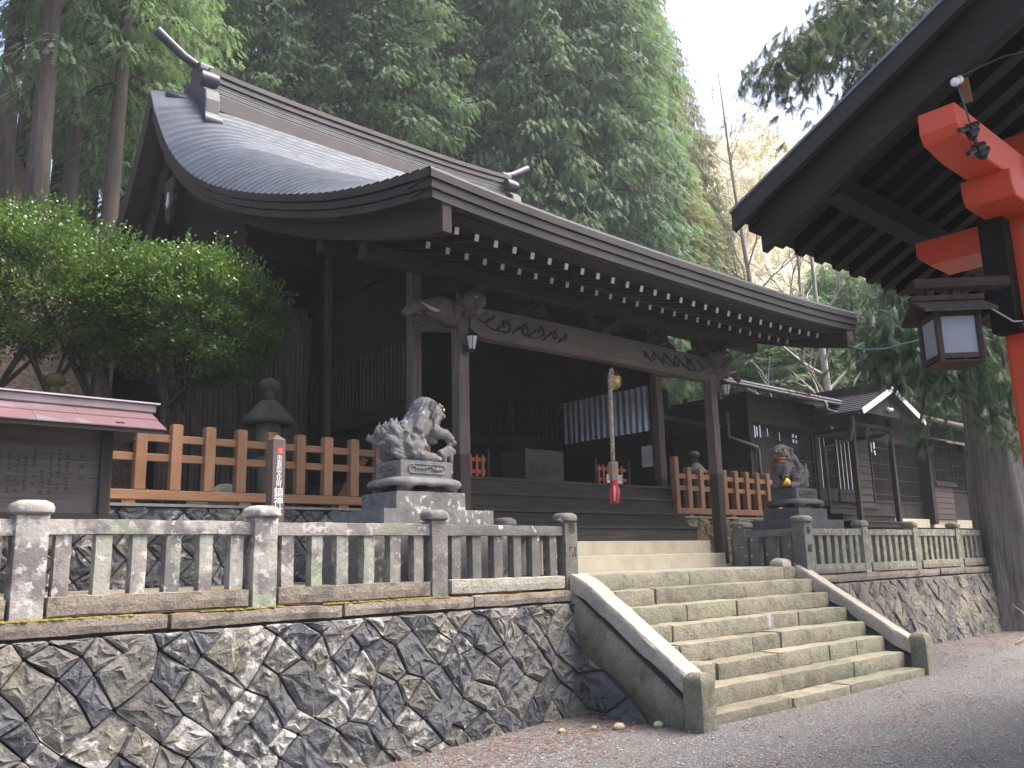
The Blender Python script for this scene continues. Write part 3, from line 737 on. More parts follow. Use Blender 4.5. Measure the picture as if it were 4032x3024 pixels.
# rainbow beam with carved scrolls
rows = []
for i in range(33):
    t = i/32; x = XL+.17+(XR-XL-.17)*t; cam_ = .03*(1-(2*t-1)**2); e = .03*max(0, 1-min(t, 1-t)*14)
    rows.append([(x, 8.80, 5.0+cam_-e), (x, 8.79, 4.98+cam_-e), (x, 8.79, 4.60+cam_+e), (x, 8.81, 4.575+cam_+e), (x, 8.99, 4.575+cam_+e), (x, 9.0, 5.0+cam_-e)])
mb = MB().grid(rows, True); n = len(mb.v); mb.f.append(tuple(range(5, -1, -1))); mb.f.append(tuple(range(n-6, n)))
beam = mb.build('rainbow_beam', WK('x'), hall, True, ang=40)
CV = plain('carving_wood', (.014,.012,.011), .9, .3, 12)
def scroll(cx, cz, r, a0, turns, dirn, lead=None, w_=.017):
    pts = []
    if lead: pts += [(p[0], 8.787, p[1]) for p in lead]
    for k in range(26):
        t = k/25; a = a0+dirn*turns*2*math.pi*t; rr_ = r*(1-.8*t); pts.append((cx+rr_*math.cos(a), 8.785, cz+rr_*math.sin(a)))
    n = len(pts); return MB().tube(pts, [w_*(.6+.9*math.sin(math.pi*min(1, (i+1)/n*1.1))) for i in range(n)], 6).build('carved_scroll', CV, beam, True)
for sgn in (1, -1):
    c_ = lambda x: XL+.17+x if sgn > 0 else XR-x
    scroll(c_(.62), 4.82, .115, R(-120) if sgn > 0 else R(-60), 1.15, sgn, [(c_(.12), 4.83), (c_(.25), 4.78), (c_(.40), 4.72)])
    scroll(c_(.98), 4.80, .10, R(100) if sgn > 0 else R(80), 1.1, -sgn, None, .015)
    scroll(c_(1.30), 4.84, .075, R(-90), 1.0, sgn, [(c_(1.05), 4.72), (c_(1.18), 4.72)], .013)
    scroll(c_(1.58), 4.81, .06, R(90), .9, -sgn, None, .012)
    scroll(c_(1.8), 4.83, .05, R(-90), .8, sgn, [(c_(1.66), 4.76)], .010)
    for q in range(16):
        x = c_(.30+.10*q); z = 4.82+.07*math.sin(q*2.1); MB().tube([(x-.06*sgn, 8.789, z-.05), (x, 8.786, z+.01), (x+.055*sgn, 8.789, z+.065)], [.006, .024, .004], 5).build('carved_leaf', CV, beam, True)
# bearing blocks and bracket arms over the posts, struts on the beam
def bracket(x, y=8.9):
    b_ = MB().hexa([(x-.09, y-.09, 5.02), (x+.09, y-.09, 5.02), (x+.09, y+.09, 5.02), (x-.09, y+.09, 5.02), (x-.13, y-.13, 5.13), (x+.13, y-.13, 5.13), (x+.13, y+.13, 5.13), (x-.13, y+.13, 5.13)]).build('bearing_block', WB('x'), hall)
    arm = [(-.42, .14), (-.42, .07), (-.3, .0), (.3, .0), (.42, .07), (.42, .14)]
    MB().prism(arm, -.06, .06, lambda u, v, e: (x+u, y+e, 5.12+v)).build('bracket_arm', WB('x'), hall)
    MB().prism(arm, -.06, .06, lambda u, v, e: (x-e, y+u, 5.123+v)).build('bracket_arm', WB('y'), hall)
    for dx in (-.33, 0, .33):
        MB().hexa([(x+dx-.06, y-.07, 5.26), (x+dx+.06, y-.07, 5.26), (x+dx+.06, y+.07, 5.26), (x+dx-.06, y+.07, 5.26), (x+dx-.085, y-.09, 5.34), (x+dx+.085, y-.09, 5.34), (x+dx+.085, y+.09, 5.34), (x+dx-.085, y+.09, 5.34)]).build('bearing_block', WB('x'), hall)
for x in (XL+.086, XR+.086, AX+.05): bracket(x)
for x in (8.42, 11.28):
    fr = [(-.42, 0), (-.30, .02), (-.22, .10), (-.16, .22), (-.06, .31), (.06, .31), (.16, .22), (.22, .10), (.30, .02), (.42, 0), (.40, .07), (.30, .10), (.24, .20), (.15, .30), (.0, .335), (-.15, .30), (-.24, .20), (-.30, .10), (-.40, .07)]
    MB().prism([(-.44, 0), (.44, 0), (.36, .08), (.24, .13), (.17, .27), (.1, .33), (-.1, .33), (-.17, .27), (-.24, .13), (-.36, .08)], 8.86, 8.94, lambda u, v, e: (x+u, e, 5.02+v)).build('frog_leg_strut', WB('x'), hall)
    for q in range(7):
        a = q*.9; MB().lathe([(.045, 0), (.06, .02), (.03, .05), (.005, .06)], (x+.1*math.cos(a)*(q > 0), 8.84, 5.17+.1*math.sin(a)*(q > 0)), 7).build('carved_flower', CV, hall, True)
# carved animal heads on the post tops
HW = plain('head_wood', (.075,.062,.053), .8, .45, 14, .4, 60)
def blob(name, pts, rads, n, mat, parent, seed=0, amp=.012, squash=(1, 1, 1)):
    mb = MB().tube(pts, rads, n); me_v = []
    for v in mb.v:
        d = Vector((nz((v[0]*14+seed, v[1]*14, v[2]*14)), nz((v[0]*14, v[1]*14+seed, v[2]*14)), nz((v[0]*14, v[1]*14, v[2]*14+seed))))*amp; me_v.append(tuple(Vector(v)+d))
    mb.v = me_v; return mb.build(name, mat, parent, True)
def elephant(x, y, s):   # head looking along s*X
    P = lambda a, b, c: (x+s*a, y+b, c)
    hd = blob('carved_elephant_head', [P(-.1, 0, 4.86), P(.08, 0, 4.87), P(.25, 0, 4.89), P(.40, 0, 4.90), P(.50, 0, 4.87)], [.15, .19, .18, .135, .09], 14, HW, hall, x)
    blob('trunk', [P(.42, 0, 4.90), P(.56, 0, 4.90), P(.68, 0, 4.855), P(.76, 0, 4.80), P(.82, 0, 4.75), P(.86, -.01, 4.78)], [.10, .085, .075, .065, .055, .03], 10, HW, hd, 3)
    for b in (-1, 1):
        blob('tusk', [P(.36, b*.11, 4.83), P(.5, b*.12, 4.845), P(.64, b*.115, 4.90)], [.026, .022, .006], 7, plain('old_ivory_paint', (.34,.30,.26), .7), hd, 1, .003)
        blob('ear', [P(.05, b*.15, 4.96), P(.10, b*.20, 4.88), P(.12, b*.19, 4.77)], [.03, .085, .02], 8, HW, hd, 5)
        blob('jaw', [P(.28, b*.05, 4.78), P(.40, b*.05, 4.77), P(.50, b*.04, 4.79)], [.05, .045, .02], 7, HW, hd, 9)
        MB().lathe([(.018, -.006), (.02, .004), (.004, .014)], P(.38, b*.135, 4.925), 7).build('eye', M['ink'], hd, True)
elephant(XL, 8.91, -1); elephant(XR+.17, 8.91, 1)
def lionhead(x):
    P = lambda a, b, c: (x+a, 8.82-b, c)
    hd = blob('carved_lion_head', [P(0, -.1, 4.95), P(0, .06, 4.97), P(0, .2, 5.0), P(0, .30, 4.99), P(0, .36, 4.95)], [.12, .165, .15, .11, .06], 14, HW, hall, x+4, .016)
    blob('snout', [P(0, .28, 4.95), P(0, .37, 4.935), P(0, .42, 4.93)], [.085, .075, .03], 9, HW, hd, 2)
    blob('jaw', [P(0, .2, 4.86), P(0, .30, 4.85), P(0, .36, 4.865)], [.07, .06, .025], 8, HW, hd, 7)
    for b in (-1, 1):
        blob('ear', [P(b*.12, .1, 5.06), P(b*.17, .08, 5.07), P(b*.18, .06, 5.01)], [.02, .05, .012], 7, HW, hd, 5)
        MB().lathe([(.02, -.006), (.022, .006), (.004, .016)], P(b*.065, .345, 5.01), 7).build('eye', plain('old_ivory_paint', (.34,.30,.26)), hd, True)
lionhead(XL+.09); lionhead(XR+.09)
# steps: two concrete, three timber, then the floor
stp = [(8.65, 1.63, 'c'), (8.92, 1.84, 'c'), (9.12, 2.08, 'w'), (9.36, 2.32, 'w'), (9.61, 2.575, 'w')]
for k, (y0, zt, kd) in enumerate(stp):
    if kd == 'c': MB().box(7.25-.02*(1-k), 12.37+.02*(1-k), y0, 9.3, ZT-.02 if k == 0 else 1.62, zt).build('concrete_step', M['cream_concrete'], hall, False, .012, 2)
    else:
        s_ = MB().box(7.27, 12.33, y0+.03, 9.85, stp[k-1][1]-.01, zt-.045).build('wooden_step', WG('x'), hall)
        MB().box(7.25, 12.36, y0, 9.86, zt-.044, zt).build('tread', WG('x'), s_, False, .006)
fl = MB().box(6.8, 12.75, 9.85, 12.5, 2.56, 2.81).build('floor', WG('x'), hall, False, .006)
MB().box(6.8, 12.75, 9.83, 9.92, 2.765, 2.815).build('floor_edge_board', WG('x'), hall, False, .006)
MB().box(6.98, 12.6, 9.9, 17, ZT, 2.5).build('underfloor_shade', WB('x'), hall)  # solid dark box standing for the shade of the open space below the floor
# walls round the open front
def slats_y(x, y0, y1, z0, z1, w_, pitch, mat, nm='slat', jit=.02):
    n = int((y1-y0)/pitch); rr = random.Random(int(x*10+y0*7))
    base_ = None
    for i in range(n):
        y = y0+pitch*(i+.5); MB().box(x, x+.022, y-w_/2, y+w_/2, z0+rr.uniform(-jit, jit), z1+rr.uniform(-jit*1.5, jit*1.5)).build(nm, mat, hall)
slats_y(XL+.01, 10.10, 16.0, 3.88, 4.76, .062, .105, WG('z'))
for z in (3.80, 4.30): MB().box(XL+.035, XL+.10, 10.07, 16.0, z, z+.09).build('side_rail', WD('y'), hall)
MB().box(XL+.02, XL+.13, 10.07, 16.0, 3.66, 3.80).build('side_sill', WD('y'), hall)
MB().box(XL-.05, XL+.15, 10.07, 16.2, 2.55, 2.80).build('side_floor_beam', WD('y'), hall)
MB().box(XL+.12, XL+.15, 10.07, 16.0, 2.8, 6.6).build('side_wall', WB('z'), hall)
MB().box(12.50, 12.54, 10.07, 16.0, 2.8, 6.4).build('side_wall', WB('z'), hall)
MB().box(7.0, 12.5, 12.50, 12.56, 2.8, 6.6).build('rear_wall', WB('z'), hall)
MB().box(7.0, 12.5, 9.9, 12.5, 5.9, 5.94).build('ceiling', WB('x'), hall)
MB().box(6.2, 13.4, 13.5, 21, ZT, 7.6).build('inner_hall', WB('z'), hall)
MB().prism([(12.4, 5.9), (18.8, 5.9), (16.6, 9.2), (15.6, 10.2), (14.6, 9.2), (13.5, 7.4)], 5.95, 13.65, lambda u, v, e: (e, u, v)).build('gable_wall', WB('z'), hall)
for i in range(22):
    x = 7.2+.235*i; 
    if 9.2 < x < 10.3: continue
    MB().box(x, x+.07, 12.44, 12.475, 3.92, 4.66).build('rear_slat', WD('z'), hall)
MB().box(7.1, 12.4, 12.42, 12.48, 3.76, 3.92).build('rear_rail', WD('x'), hall)
for i in range(10):
    x = 10.95+.13*i; MB().box(x, x+.055, 12.30, 12.33, 3.95, 4.55).build('door_slat', WD('z'), hall)
MB().box(10.88, 12.3, 12.30, 12.34, 3.66, 3.94).build('door_panel', WD('x'), hall)
# corrugated sheets hung on the right-hand side
for (ya, yb) in ((10.13, 10.72), (10.73, 11.32), (11.33, 11.92), (11.93, 12.42)):
    n = 48; rows = []
    for i in range(n+1):
        y = ya+(yb-ya)*i/n; xx = 12.46-.020*math.cos(2*math.pi*(y-ya)/.148)
        rows.append([(xx, y, 3.88), (xx, y, 4.73)])
    MB().grid(rows).build('corrugated_sheet', M['galvanised'], hall, True)
# ridge
RX0, RX1 = 5.92, 13.70
def ridge_layer(nm, z0, z1, hy, mat, k=0.0):
    rows = []
    for i in range(29):
        t = i/28; x = RX0+(RX1-RX0)*t; c = .10*abs(2*t-1)**3
        rows.append([(x, 15.6-hy, z1+c), (x, 15.6-hy, z0+c), (x, 15.6+hy, z0+c), (x, 15.6+hy, z1+c)])
    mb = MB().grid(rows, True); n = len(mb.v); mb.f += [(3, 2, 1, 0), (n-4, n-3, n-2, n-1)]; return mb.build(nm, mat, hall)
BR = plain('ridge_copper', (.06,.053,.052), .5, .25, 3, .1, 30, .3)
ridge_layer('ridge_band', 10.25, 10.56, .34, BR)
for q in range(6): ridge_layer('ridge_band', 10.562+.048*q, 10.562+.048*q+.036, .27-.006*(q % 2), plain('ridge_sheet', (.11,.11,.11), .42, .2, 3, .05, 30, .4))
ridge_layer('ridge_core', 10.5, 10.9, .24, BR)
ridge_layer('ridge_band', 10.86, 10.94, .30, BR); ridge_layer('ridge_band', 10.942, 11.00, .26, BR); ridge_layer('ridge_cap', 11.002, 11.10, .31, BR)
OG = plain('ornament_metal', (.07,.072,.08), .5, .2, 4, .08, 30, .45)
for sgn in (1, -1):
    xe = RX0 if sgn > 0 else RX1
    half = [(0, 1.02), (.16, 1.04), (.26, .98), (.27, .86), (.20, .80), (.28, .74), (.42, .76), (.50, .68), (.50, .54), (.42, .46), (.33, .46), (.36, .38), (.50, .36), (.62, .26), (.66, .06), (.66, -.22), (.74, -.32), (.74, -.46), (.64, -.54), (.50, -.52), (.42, -.40), (.30, -.12), (.0, .02)]
    poly = half+[(-u, v) for u, v in half[::-1][1:-1]]
    poly = poly[::-1]
    MB().prism(poly, 0, .30, lambda u, v, e: (xe-sgn*.05+sgn*e-.13*sgn, 15.6+u*.92, 10.30+v)).build('ridge_end_ornament', OG, hall, False, .03, 2)
    for b in (-1, 1):
        MB().tube([(xe-.20*sgn, 15.6+b*.36, 10.9), (xe+.14*sgn, 15.6+b*.36, 10.9)], .13, 14).build('ornament_roll', OG, hall, True, ang=40)
        MB().tube([(xe-.20*sgn, 15.6+b*.60, 9.90), (xe+.14*sgn, 15.6+b*.60, 9.90)], .13, 14).build('ornament_roll', OG, hall, True, ang=40)
    pts = [(xe+1.1*sgn, 15.6, 11.14), (xe+.5*sgn, 15.6, 11.18), (xe, 15.6, 11.27), (xe-.4*sgn, 15.6, 11.42), (xe-.95*sgn, 15.6, 11.76)]
    MB().tube(pts, [.04, .07, .085, .085, .10], 12).build('ridge_horn', OG, hall, True, ang=50)
MB().tube([(5.2, 15.52, 10.46), (5.95, 15.58, 10.52)], .07, 8).build('ridge_stub', M['sheet_copper'], hall, True)

# ================================================================= things in and on the hall
ob = thing('offering_box', (9.78, 10.4, 2.81), 'worn wooden offering box standing at the front of the hall floor', 'offering box')
for (x0, x1, y0, y1, nm) in ((9.35, 10.21, 10.2, 10.23, 'front_panel'), (9.35, 10.21, 10.75, 10.78, 'back_panel'), (9.35, 9.38, 10.232, 10.748, 'side_panel'), (10.18, 10.21, 10.232, 10.748, 'side_panel')):
    MB().box(x0, x1, y0, y1, 2.812, 3.35).build(nm, wood('box_wood_', 'x', (.045,.037,.031), (.09,.075,.063)), ob, False, .004)
for i in range(7): MB().box(9.42+.105*i, 9.47+.105*i, 10.232, 10.748, 3.30, 3.335).build('grille_bar', WD('y'), ob)
plain('worn_ink', (.035,.03,.027), .9)
for k, ch in enumerate('奉献箱'): text('lettering', ch, (10.02-.25*k, 10.197, 3.02), .22, M['worn_ink'], ob, ext=.0008)
bl = thing('shrine_bell', (10.04, 8.93, 4.2), 'round brass shrine bell hung under the carved beam', 'bell')
MB().lathe([(.01, 0), (.07, .012), (.115, .05), (.132, .105), (.128, .15), (.142, .158), (.142, .172), (.128, .178), (.142, .186), (.142, .20), (.124, .206), (.105, .255), (.055, .295), (.03, .30), (.025, .33), (.0, .335)], (10.13, 8.95, 4.19), 22).build('bell_body', M['brass'], bl, True, ang=40)
MB().tube([(10.13, 8.95, 4.51), (10.12, 8.93, 4.62)], .012, 6).build('hook', M['black_metal'], bl)
rp = thing('bell_rope', (9.95, 8.9, 2.4), 'braided black and white bell rope with a red tassel at its end', 'rope')
MB().tube([(9.99, 8.86, 4.50), (9.955, 8.86, 4.35), (9.95, 8.86, 4.0), (9.945, 8.86, 3.5), (9.94, 8.86, 3.0)], [.028, .034, .035, .034, .033], 10).build('rope', M['rope'], rp, True)
MB().tube([(10.02, 8.86, 4.50), (10.0, 8.84, 4.42), (9.975, 8.83, 4.25), (10.0, 8.83, 4.16)], [.02, .02, .018, .012], 7).build('rope_tie', M['rope'], rp, True)
MB().tube([(9.94, 8.86, 3.03), (9.94, 8.86, 2.75)], [.078, .074], 6).build('wooden_block', wood('pale_wood_', 'z', (.30,.22,.15), (.46,.36,.27)), rp)
rr = random.Random(3)
MB().tube([(9.94, 8.86, 2.75), (9.94, 8.86, 2.70), (9.94, 8.86, 2.62)], [.06, .072, .05], 10).build('tassel_head', M['red_cloth'], rp, True)
for i in range(16):
    a = i*2*math.pi/16; r_ = .055; x, y = 9.94+r_*math.cos(a), 8.86+r_*math.sin(a); e = 2.40+rr.uniform(0, .05)
    MB().tube([(x*.5+9.94*.5, y*.5+8.86*.5, 2.72), (x+.01*math.cos(a), y+.01*math.sin(a), 2.60), (x+rr.uniform(-.012, .02)*math.cos(a), y+rr.uniform(-.01, .02)*math.sin(a), e)], [.016, .020, .012], 6).build('tassel_strand', M['red_cloth'] if i % 5 else M['white_cloth'], rp, True)
def post_lamp(x, y, label):
    t = thing('wall_lamp', (x, y, 4.3), label, 'lamp', 'lamps on the porch posts')
    MB().box(x-.05, x+.05, y+.055, y+.085, 4.30, 4.44).build('back_plate', M['black_metal'], t, False, .006)
    MB().tube([(x, y+.06, 4.36), (x, y+.0, 4.335), (x, y-.04, 4.35)], .016, 6).build('arm', M['black_metal'], t)
    c = (x, y-.05)
    MB().lathe([(.045, 4.36), (.082, 4.53)], (*c, 0), 6).build('glass', M['lamp_glass'], t)
    for k in range(6):
        a = 2*math.pi*k/6; MB().tube([(c[0]+.047*math.cos(a), c[1]+.047*math.sin(a), 4.355), (c[0]+.085*math.cos(a), c[1]+.085*math.sin(a), 4.535)], .0065, 4).build('glazing_bar', M['black_metal'], t)
    MB().lathe([(.105, 4.53), (.10, 4.545), (.055, 4.59), (.02, 4.605), (.012, 4.63)], (*c, 0), 6).build('cap', M['black_metal'], t)
    MB().lathe([(.01, 4.32), (.03, 4.335), (.05, 4.36)], (*c, 0), 6).build('foot', M['black_metal'], t)
post_lamp(7.06, 8.745, 'small black carriage lamp on the porch post behind the closed-mouth stone lion')
post_lamp(12.80, 8.73, 'small black carriage lamp on the porch post near the low annex building')
def picket(x0, x1, label, sx0, sx1, cap, posts):
    t = thing('picket_fence', ((x0+x1)/2, 10.15, 2.81), label, 'fence', 'small picket fences on the hall floor')
    n = int((x1-x0)/.118)
    for i in range(n+1):
        x = x0+.118*i; MB().prism([(-.02, 0), (.02, 0), (.02, .33), (0, .37), (-.02, .33)], 10.13, 10.15, lambda u, v, e: (x+u, e, 2.815+v)).build('picket', plain('red_orange_wood', (.33,.085,.035), .7, .2), t)
    for z in (2.90, 3.08): MB().box(x0-.03, x1+.03, 10.152, 10.172, z, z+.055).build('picket_rail', M['red_orange_wood'], t)
    for x in posts: MB().box(x-.018, x+.018, 10.12, 10.16, 2.81, 3.27).build('end_post', WG('z'), t, False, .004)
    s_ = MB().box(sx0, sx1, 10.105, 10.118, 2.86, 3.01).build('sign_board', M['sign_white'], t, False, .004)
    text('sign_lettering', cap, ((sx0+sx1)/2, 10.103, 2.95), .10, M['ink'], s_, ext=.0006)
picket(7.35, 8.45, 'red picket fence on the hall floor with a sign partly hidden by the porch post', 7.72, 8.13, '立入禁止', (7.28, 8.52))
picket(11.0, 11.70, 'red picket fence on the hall floor behind the bell rope tassel', 11.16, 11.56, '立入禁止', (10.92, 11.78))
pn = MB().box(12.478, 12.484, 10.15, 10.40, 3.22, 3.61).build('paper_notice', M['paper']); tag(pn, 'white paper notice pinned below the corrugated sheets inside the hall', 'notice', None, 'thing')
for k in range(6): 
    x = 12.4775; y = 10.19+.034*k; MB().box(x-.0006, x, y, y+.012, 3.28, 3.56-.03*(k % 3)).build('writing', plain('grey_ink', (.25,.25,.24), .9), pn)
# ================================================================= wooden fences
def wfence(name, x0, n, pitch, xa, xb, label, tall=None):
    t = thing(name, ((xa+xb)/2, 9.62, 2.28), label, 'fence', 'orange brown wooden fences flanking the hall')
    MB().box(xa, xb, 9.56, 9.67, 2.325, 2.43).build('sill', WO('x'), t, False, .006)
    x = xa+.3
    while x < xb: MB().box(x, x+.14, 9.575, 9.655, 2.283, 2.326).build('sill_block', WO('x'), t); x += 1.3
    for z in (2.745, 2.96): MB().box(xa, xb, 9.60, 9.645, z, z+.085).build('rail', WO('x'), t, False, .004)
    rr = random.Random(n)
    for i in range(n):
        x = x0+pitch*i
        MB().box(x-.059, x+.059, 9.56, 9.67, 2.432, 3.15).prism([(-.059, 0), (.059, 0), (.042, .014), (-.042, .014)], 9.565, 9.665, lambda u, v, e: (x+u, e, 3.151+v)).build('post', WO('z'), t, False, .005)
    if tall: MB().box(tall-.05, tall+.05, 9.55, 9.67, 2.28, 3.335).build('tall_post', WO('z'), t, False, .006)
    return t
f1 = wfence('wooden_fence', 3.55-.378*12, 22, .378, -1.2, 7.12, 'orange brown wooden fence on the low stone wall behind the notice board and marker post')
MB().bar((5.75, 9.95, 2.3), (6.05, 9.70, 2.95), .07, .09).build('brace', WO('z'), f1)
f2 = wfence('wooden_fence', 12.77, 9, .366, 12.42, 15.75, 'orange brown wooden fence beside the hall steps with one taller end post', 12.41)

# ================================================================= lion statues
def remesh(mb, vox, smooth_it=4):
    me = bpy.data.meshes.new('tmp'); me.from_pydata(mb.v, [], mb.f); o = bpy.data.objects.new('tmp', me)
    m_ = o.modifiers.new('r', 'REMESH'); m_.mode = 'VOXEL'; m_.voxel_size = vox
    if smooth_it: s_ = o.modifiers.new('s', 'SMOOTH'); s_.iterations = smooth_it; s_.factor = .5
    out = baked(o); bpy.data.meshes.remove(me); return out
def ball(mb, c, r, sx=1, sy=1, sz=1, n=12):
    prof = [(r*math.sin(math.pi*i/8), -r*math.cos(math.pi*i/8)) for i in range(9)]; prof[0] = (.001, -r); prof[-1] = (.001, r)
    m2 = MB().lathe(prof, (0, 0, 0), n); mb.add([(c[0]+x*sx, c[1]+y*sy, c[2]+z*sz) for x, y, z in m2.v], m2.f)
def lion(x, y, z, s, opened, mat, label, cub):
    """seated guardian lion looking along s*X; u forward, v up, w towards the viewer"""
    t = thing('lion_statue', (x, y, z), label, 'statue')
    P = lambda u, v, w=0: (x+s*u, y-w, z+v)
    b = MB()
    T = lambda pts, r, n=12: b.tube([P(*p) for p in pts], r, n)
    turn = .05 if opened else 0
    # trunk: rump, back, chest
    T([(-.26, .14, 0), (-.18, .21, 0), (-.05, .28, 0), (.08, .36, 0), (.17, .42, 0), (.22, .50, 0)], [.10, .165, .17, .165, .15, .10], 16)
    T([(.14, .46, 0), (.24, .34, 0), (.25, .22, 0)], [.12, .135, .10], 14)
    # haunches
    for w in (-1, 1):
        ball(b, P(-.04, .17, .125*w), .165, 1, .62, 1.0)
        T([(-.02, .10, .13*w), (.10, .05, .155*w), (.22, .045, .155*w), (.27, .035, .155*w)], [.085, .062, .055, .035], 10)
        for q in (-1, 0, 1): ball(b, P(.265, .035, .155*w+.03*q), .03)
    # forelegs
    if cub:
        T([(.20, .38, .11), (.30, .34, .12), (.40, .33, .12), (.47, .27, .12), (.455, .21, .12)], [.085, .07, .06, .058, .05], 12)
        for q in (-1, 0, 1): ball(b, P(.50, .235, .12+.03*q), .032)
        T([(.20, .38, -.11), (.24, .2, -.12), (.25, .05, -.12), (.31, .03, -.12)], [.08, .06, .055, .04], 12)
        # cub under the paw
        T([(.30, .08, .13), (.38, .11, .13), (.44, .15, .13), (.48, .16, .13)], [.06, .065, .06, .04], 10)
        T([(.44, .10, .16), (.45, .0, .16)], [.03, .022], 8); T([(.34, .08, .17), (.34, .0, .17)], [.035, .025], 8)
        ball(b, P(.485, .135, .13), .045)
    else:
        T([(.20, .38, -.11), (.25, .2, -.12), (.26, .05, -.12), (.33, .03, -.12)], [.09, .062, .058, .045], 12)
        for q in (-1, 0, 1): ball(b, P(.345, .03, -.12+.032*q), .032)
        T([(.20, .40, .11), (.27, .32, .125), (.31, .24, .13), (.335, .19, .13)], [.088, .068, .058, .05], 12)
        for q in (-1, 0, 1): ball(b, P(.36, .185, .13+.032*q), .03)
    # head, turned about the neck towards the viewer by HA
    HA = R(28) if opened else R(-6); ch, sh = math.cos(HA), math.sin(HA)
    def Q(u, v, w=0):
        du = u-.22; return (.22+du*ch-w*sh, v, w*ch+du*sh)
    HP = lambda u, v, w=0: P(*Q(u, v, w))
    HT = lambda pts, r, n=10: b.tube([HP(*p) for p in pts], r, n)
    ball(b, HP(.265, .56), .15, 1, 1.05, .96, 16); ball(b, HP(.19, .62), .15, 1.05, 1.05, .95, 16)
    ball(b, HP(.38, .567), .09, .75, 1.2, .62, 14)               # broad upper muzzle
    ball(b, HP(.425, .595), .036, .9, 1.6, .8)                    # nose
    for w in (-1, 1):
        ball(b, HP(.365, .655, .07*w), .046, .8, 1.25, .62)       # brow
        ball(b, HP(.375, .545, .095*w), .05, .8, .85, .8)         # cheek
        ball(b, HP(.435, .583, .028*w), .02)                      # nostril
        HT([(.22, .68, .12*w), (.17, .66, .175*w), (.13, .58, .175*w)], [.025, .048, .018], 8)  # ear
        for q in range(5): ball(b, HP(.26-.02*q, .50-.035*q, (.13+.01*q)*w), .035)              # whisker curls
    if opened: HT([(.25, .45, 0), (.33, .415, 0), (.385, .41, 0)], [.105, .085, .05], 12)
    else: HT([(.26, .48, 0), (.34, .475, 0), (.40, .485, 0)], [.11, .085, .045], 12)
    for q in (-1, 0, 1): HT([(.34, .42, .04*q), (.36, .37, .045*q), (.34, .32, .04*q)], [.04, .035, .012], 7)   # beard curls
    rr = random.Random(5)
    for i in range(22):                                            # mane locks over neck and back
        w = -1+2*i/21; a = w*1.5
        u0, v0, w0 = .17-.02*abs(w), .68-.10*abs(w)**2, .14*math.sin(a)
        k_ = rr.uniform(.85, 1.15)
        T([(u0, v0, w0), (u0-.09*k_, v0-.10, w0*1.25), (u0-.17*k_, v0-.25, w0*1.38), (u0-.15*k_, v0-.35, w0*1.35)], [.034, .042, .038, .012], 6)
    if opened:
        for i in range(46):
            a = rr.uniform(-1.7, 1.7); v = rr.uniform(.34, .70); ball(b, P(.18-.06*rr.random(), v, .165*math.sin(a)), rr.uniform(.02, .03), n=7)
    # flame tail: a fan of separate curling blades
    for (rad_, n_, th) in ((.40, 9, .040), (.34, 8, .042), (.26, 7, .044)):
        for i in range(n_):
            a = R(78+72*i/(n_-1)); w = (.10 if rad_ > .45 else .15 if rad_ > .35 else .18)*(1 if i % 2 else -1)*(.4+.6*rr.random())
            c, s_ = math.cos(a), math.sin(a)
            T([(-.16, .10, w*.4), (-.16+c*rad_*.45, .10+s_*rad_*.45, w), (-.16+c*rad_*.8-.02, .10+s_*rad_*.8, w*1.1), (-.16+c*rad_+.04, .10+s_*rad_*1.02, w*.9)], [th*1.3, th*1.25, th*.9, .004], 7)
    for i in range(8):
        T([(-.14, .03+.03*i, .10), (-.25, .04+.04*i, .15), (-.32, .07+.045*i, .14), (-.35, .11+.05*i, .11)], [.04, .04, .03, .008], 6)
        T([(-.14, .03+.03*i, -.10), (-.25, .04+.04*i, -.15), (-.32, .07+.045*i, -.14), (-.35, .11+.05*i, -.11)], [.04, .04, .03, .008], 6)
    for k in range(6):                                             # curl rings on the haunch
        a = k*1.05; ball(b, P(-.04+.11*math.cos(a), .17+.11*math.sin(a), .195), .032)
    turn = 0
    me = remesh(b, .0095, 1); me.polygons.foreach_set('use_smooth', [True]*len(me.polygons))
    # carved hair grooves
    N_ = len(me.vertices); cs = [0.0]*(3*N_); ns = [0.0]*(3*N_); me.vertices.foreach_get('co', cs); me.vertices.foreach_get('normal', ns)
    for i in range(0, 3*N_, 3):
        X_, Y_, Z_ = cs[i:i+3]; u_, w_, v_ = (X_-x)*s, y-Y_, Z_-z; gk = 0
        if u_ < .22 and v_ > .22 or u_ < -.2: gk = math.sin((math.atan2(w_, u_-.25)*22)+v_*30)*.0045
        gk += nz((X_*30, Y_*30, Z_*30))*.004
        cs[i] += ns[i]*gk-x; cs[i+1] += ns[i+1]*gk-y; cs[i+2] += ns[i+2]*gk-z
    me.vertices.foreach_set('co', cs); me.update()
    me.materials.append(mat); me.name = 'body'
    o = bpy.data.objects.new('body', me); col.objects.link(o); o.parent = t; ORG[o] = ORG[t]
    for w in (-1, 1):
        e = MB(); ball(e, HP(.408, .622, .072*w), .03, .8, 1.1, .85); e.build('eye', M['gold'], t, True)
        e = MB(); ball(e, HP(.430, .622, .072*w), .010); e.build('pupil', M['ink'], t, True)
